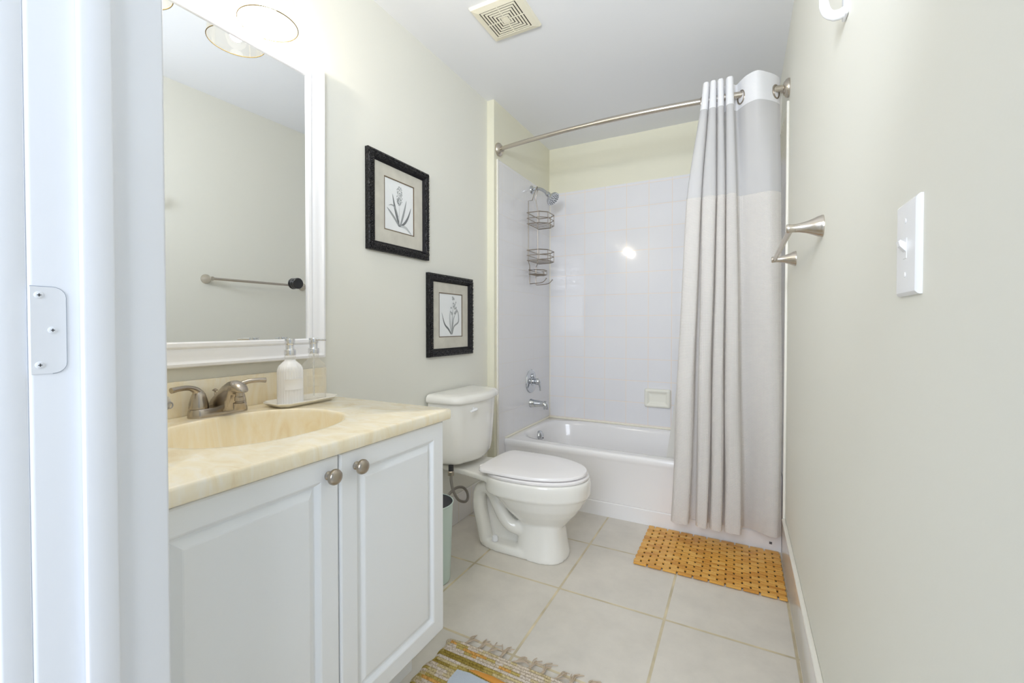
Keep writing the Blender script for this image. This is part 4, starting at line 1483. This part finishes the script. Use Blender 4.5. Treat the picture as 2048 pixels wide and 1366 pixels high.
# ------------------------------------------------------------------ ceiling vent
def vent():
    x0, x1, y0, y1 = -1.043, -0.806, 1.592, 1.827
    z = ZC
    cx, cy = (x0 + x1) / 2, (y0 + y1) / 2
    t = thing('exhaust_vent', 'square cream ceiling fan grille with concentric slots', 'vent', (cx, cy, z))

    def sq(hx, hy, zz):
        return [(cx - hx, cy - hy, zz), (cx + hx, cy - hy, zz), (cx + hx, cy + hy, zz), (cx - hx, cy + hy, zz)]
    hx, hy = (x1 - x0) / 2, (y1 - y0) / 2
    m = MB()
    i = 0.031
    m.quad_grid([sq(hx, hy, z), sq(hx, hy, z - 0.006), sq(hx - 0.005, hy - 0.005, z - 0.013), sq(hx - i, hy - i, z - 0.018), sq(hx - i - 0.0005, hy - i - 0.0005, z - 0.0146)], closed_u=True)
    m.build('frame', M_vent, t, smooth=False)
    m = MB()
    a = hx - i - 0.0058
    pitch, w = 0.0134, 0.0081
    k = 0
    while a - w > 0.014:
        m.quad_grid([sq(a, a, z - 0.0155), sq(a, a, z - 0.0172), sq(a - w, a - w, z - 0.0178), sq(a - w, a - w, z - 0.0155)], closed_u=True)
        a -= pitch
        k += 1
    m.box(cx - a - 0.002, cx + a + 0.002, cy - a - 0.002, cy + a + 0.002, z - 0.0178, z - 0.0155)
    L = hx - i
    for s in (-1, 1):   # bars that tie the rings together
        m.box(cx - 0.002, cx + 0.002, cy + s * (L / 2) - L / 2, cy + s * (L / 2) + L / 2, z - 0.0170, z - 0.0150)
        m.box(cx + s * (L / 2) - L / 2, cx + s * (L / 2) + L / 2, cy - 0.002, cy + 0.002, z - 0.0170, z - 0.0150)
    m.build('grille', M_vent, t, smooth=False)
    MB().box(cx - L, cx + L, cy - L, cy + L, z - 0.0148, z - 0.0105).build('slot_shade_plate', M_vent_shade, t, smooth=False)  # dark plate added as the shade seen through the slots


vent()


# ------------------------------------------------------------------ mats on the floor
def bamboo_mat():
    t = thing('bamboo_mat', 'honey brown bamboo slat mat in front of the tub', 'mat', (-0.12, 2.19, 0))
    m = MB()
    x0, x1, y0, y1 = -0.424, 0.172, 1.988, 2.398
    nr = 20
    ph = (y1 - y0) / nr
    L = (x1 - x0) / 9.5
    for r in range(nr):
        ya = y0 + r * ph
        xs = x0 - (L / 2 if r % 2 else 0)
        while xs < x1 - 0.004:
            a, b = max(xs + 0.0034, x0), min(xs + L - 0.0034, x1)
            if b - a > 0.006:
                m.box(a, b, ya + 0.0004, ya + ph - 0.0004, 0.003, 0.0105, 0.0012, 1)
            xs += L
    m.build('slats', M_bamboo, t, angle=30)
    m = MB()  # dark strips added under the slats as shade in the holes
    for r in range(1, nr - 1):
        m.box(x0 + 0.01, x1 - 0.01, y0 + r * ph + 0.001, y0 + (r + 1) * ph - 0.001, 0.0002, 0.0028)
    m.build('hole_shade', M_rubber_shade, t, smooth=False)


bamboo_mat()


def rug():
    t = thing('rag_rug', 'striped olive and beige woven rug by the vanity', 'rug', (-0.56, 0.78, 0))
    x0, x1, y0, y1 = -0.876, -0.26, 0.42, 1.222
    pr, pb = 0.0115, 0.0085
    ny, nx = int((y1 - y0) / pr * 4), int((x1 - x0) / pb * 3)
    rows = []
    rnd = random.Random(2)
    for j in range(ny + 1):
        y = y0 + (y1 - y0) * j / ny
        row = []
        wob = 0.004 * math.sin(y * 40) + 0.003 * math.sin(y * 97)
        for i in range(nx + 1):
            u = i / nx
            x = x0 + wob * (1 - u) + (x1 - x0) * u
            edge = min(1.0, min(i, nx - i) / 4.0, min(j, ny - j) / 3.0)
            ridx = math.floor(y / pr)
            rr = abs(math.sin(PI * y / pr))
            bb = abs(math.sin(PI * (x / pb + 0.5 * (ridx % 2))))
            cor = 0.0
            if u < 0.1 and y > y1 - 0.03:
                cor = (0.1 - u) * 0.12
            z = 0.003 + edge * (0.0045 + 0.0035 * rr ** 0.7 + 0.0018 * bb * rr)
            row.append((x, y - cor * (y - y1 + 0.03) / 0.03, z))
        rows.append(row)
    m = MB()
    m.quad_grid(rows)
    per = [rows[0][i] for i in range(nx + 1)]
    m.build('weave', M_rug, t, angle=180)
    MB().box(x0 + 0.012, x1 - 0.004, y0 + 0.004, y1 - 0.006, 0.0003, 0.0032).build('underside', M_fringe, t, smooth=False)
    # rag patches lying in the weave
    for nm, mm, poly in (('pale_patch', M_patch, [(-0.773, 1.064), (-0.772, 1.108), (-0.729, 1.114), (-0.64, 1.108), (-0.56, 1.07), (-0.60, 1.00), (-0.70, 0.99), (-0.76, 1.02)]),
                         ('orange_patch', M_orange, [(-0.742, 1.121), (-0.72, 1.131), (-0.66, 1.135), (-0.60, 1.130), (-0.50, 1.112), (-0.52, 1.100), (-0.64, 1.115)])):
        m = MB()
        c = (sum(p[0] for p in poly) / len(poly), sum(p[1] for p in poly) / len(poly))
        r0 = [(p[0], p[1], 0.0085) for p in poly]
        r1 = [(p[0], p[1], 0.0118) for p in poly]
        r2 = [(c[0] + (p[0] - c[0]) * 0.9, c[1] + (p[1] - c[1]) * 0.9, 0.0135) for p in poly]
        m.quad_grid([r0, r1, r2], closed_u=True, cap1=True)
        o = m.build(nm, mm, t, angle=60)
        o['label'] = nm.replace('_', ' ') + ' woven into the rug'
    # knotted fringe tassels on the far end
    rnd = random.Random(11)
    for k in range(13):
        bx = -0.815 + k * 0.046 + rnd.uniform(-0.008, 0.008)
        by = y1 - 0.004
        ang = R(rnd.uniform(30, 80))
        f = MB()
        for s in range(6):
            a = ang + rnd.uniform(-0.32, 0.32)
            ln = rnd.uniform(0.045, 0.068)
            p = [(bx + rnd.uniform(-0.004, 0.004), by, 0.006), (bx + math.cos(a) * ln * 0.3, by + math.sin(a) * ln * 0.3, 0.007 + rnd.random() * 0.004),
                 (bx + math.cos(a + 0.25) * ln * 0.65, by + math.sin(a + 0.25) * ln * 0.65, 0.005 + rnd.random() * 0.004), (bx + math.cos(a + rnd.uniform(-0.2, 0.4)) * ln, by + math.sin(a) * ln, 0.0022)]
            f.tube(catmull(p, 4), 0.0013, 5)
        f.ball((bx + math.cos(ang) * 0.006, by + math.sin(ang) * 0.004, 0.006), 0.0042, seg=8)
        f.build('fringe_tassel', M_fringe, t)


rug()

for o in list(bpy.data.objects):
    if '_o' in o:
        del o['_o']
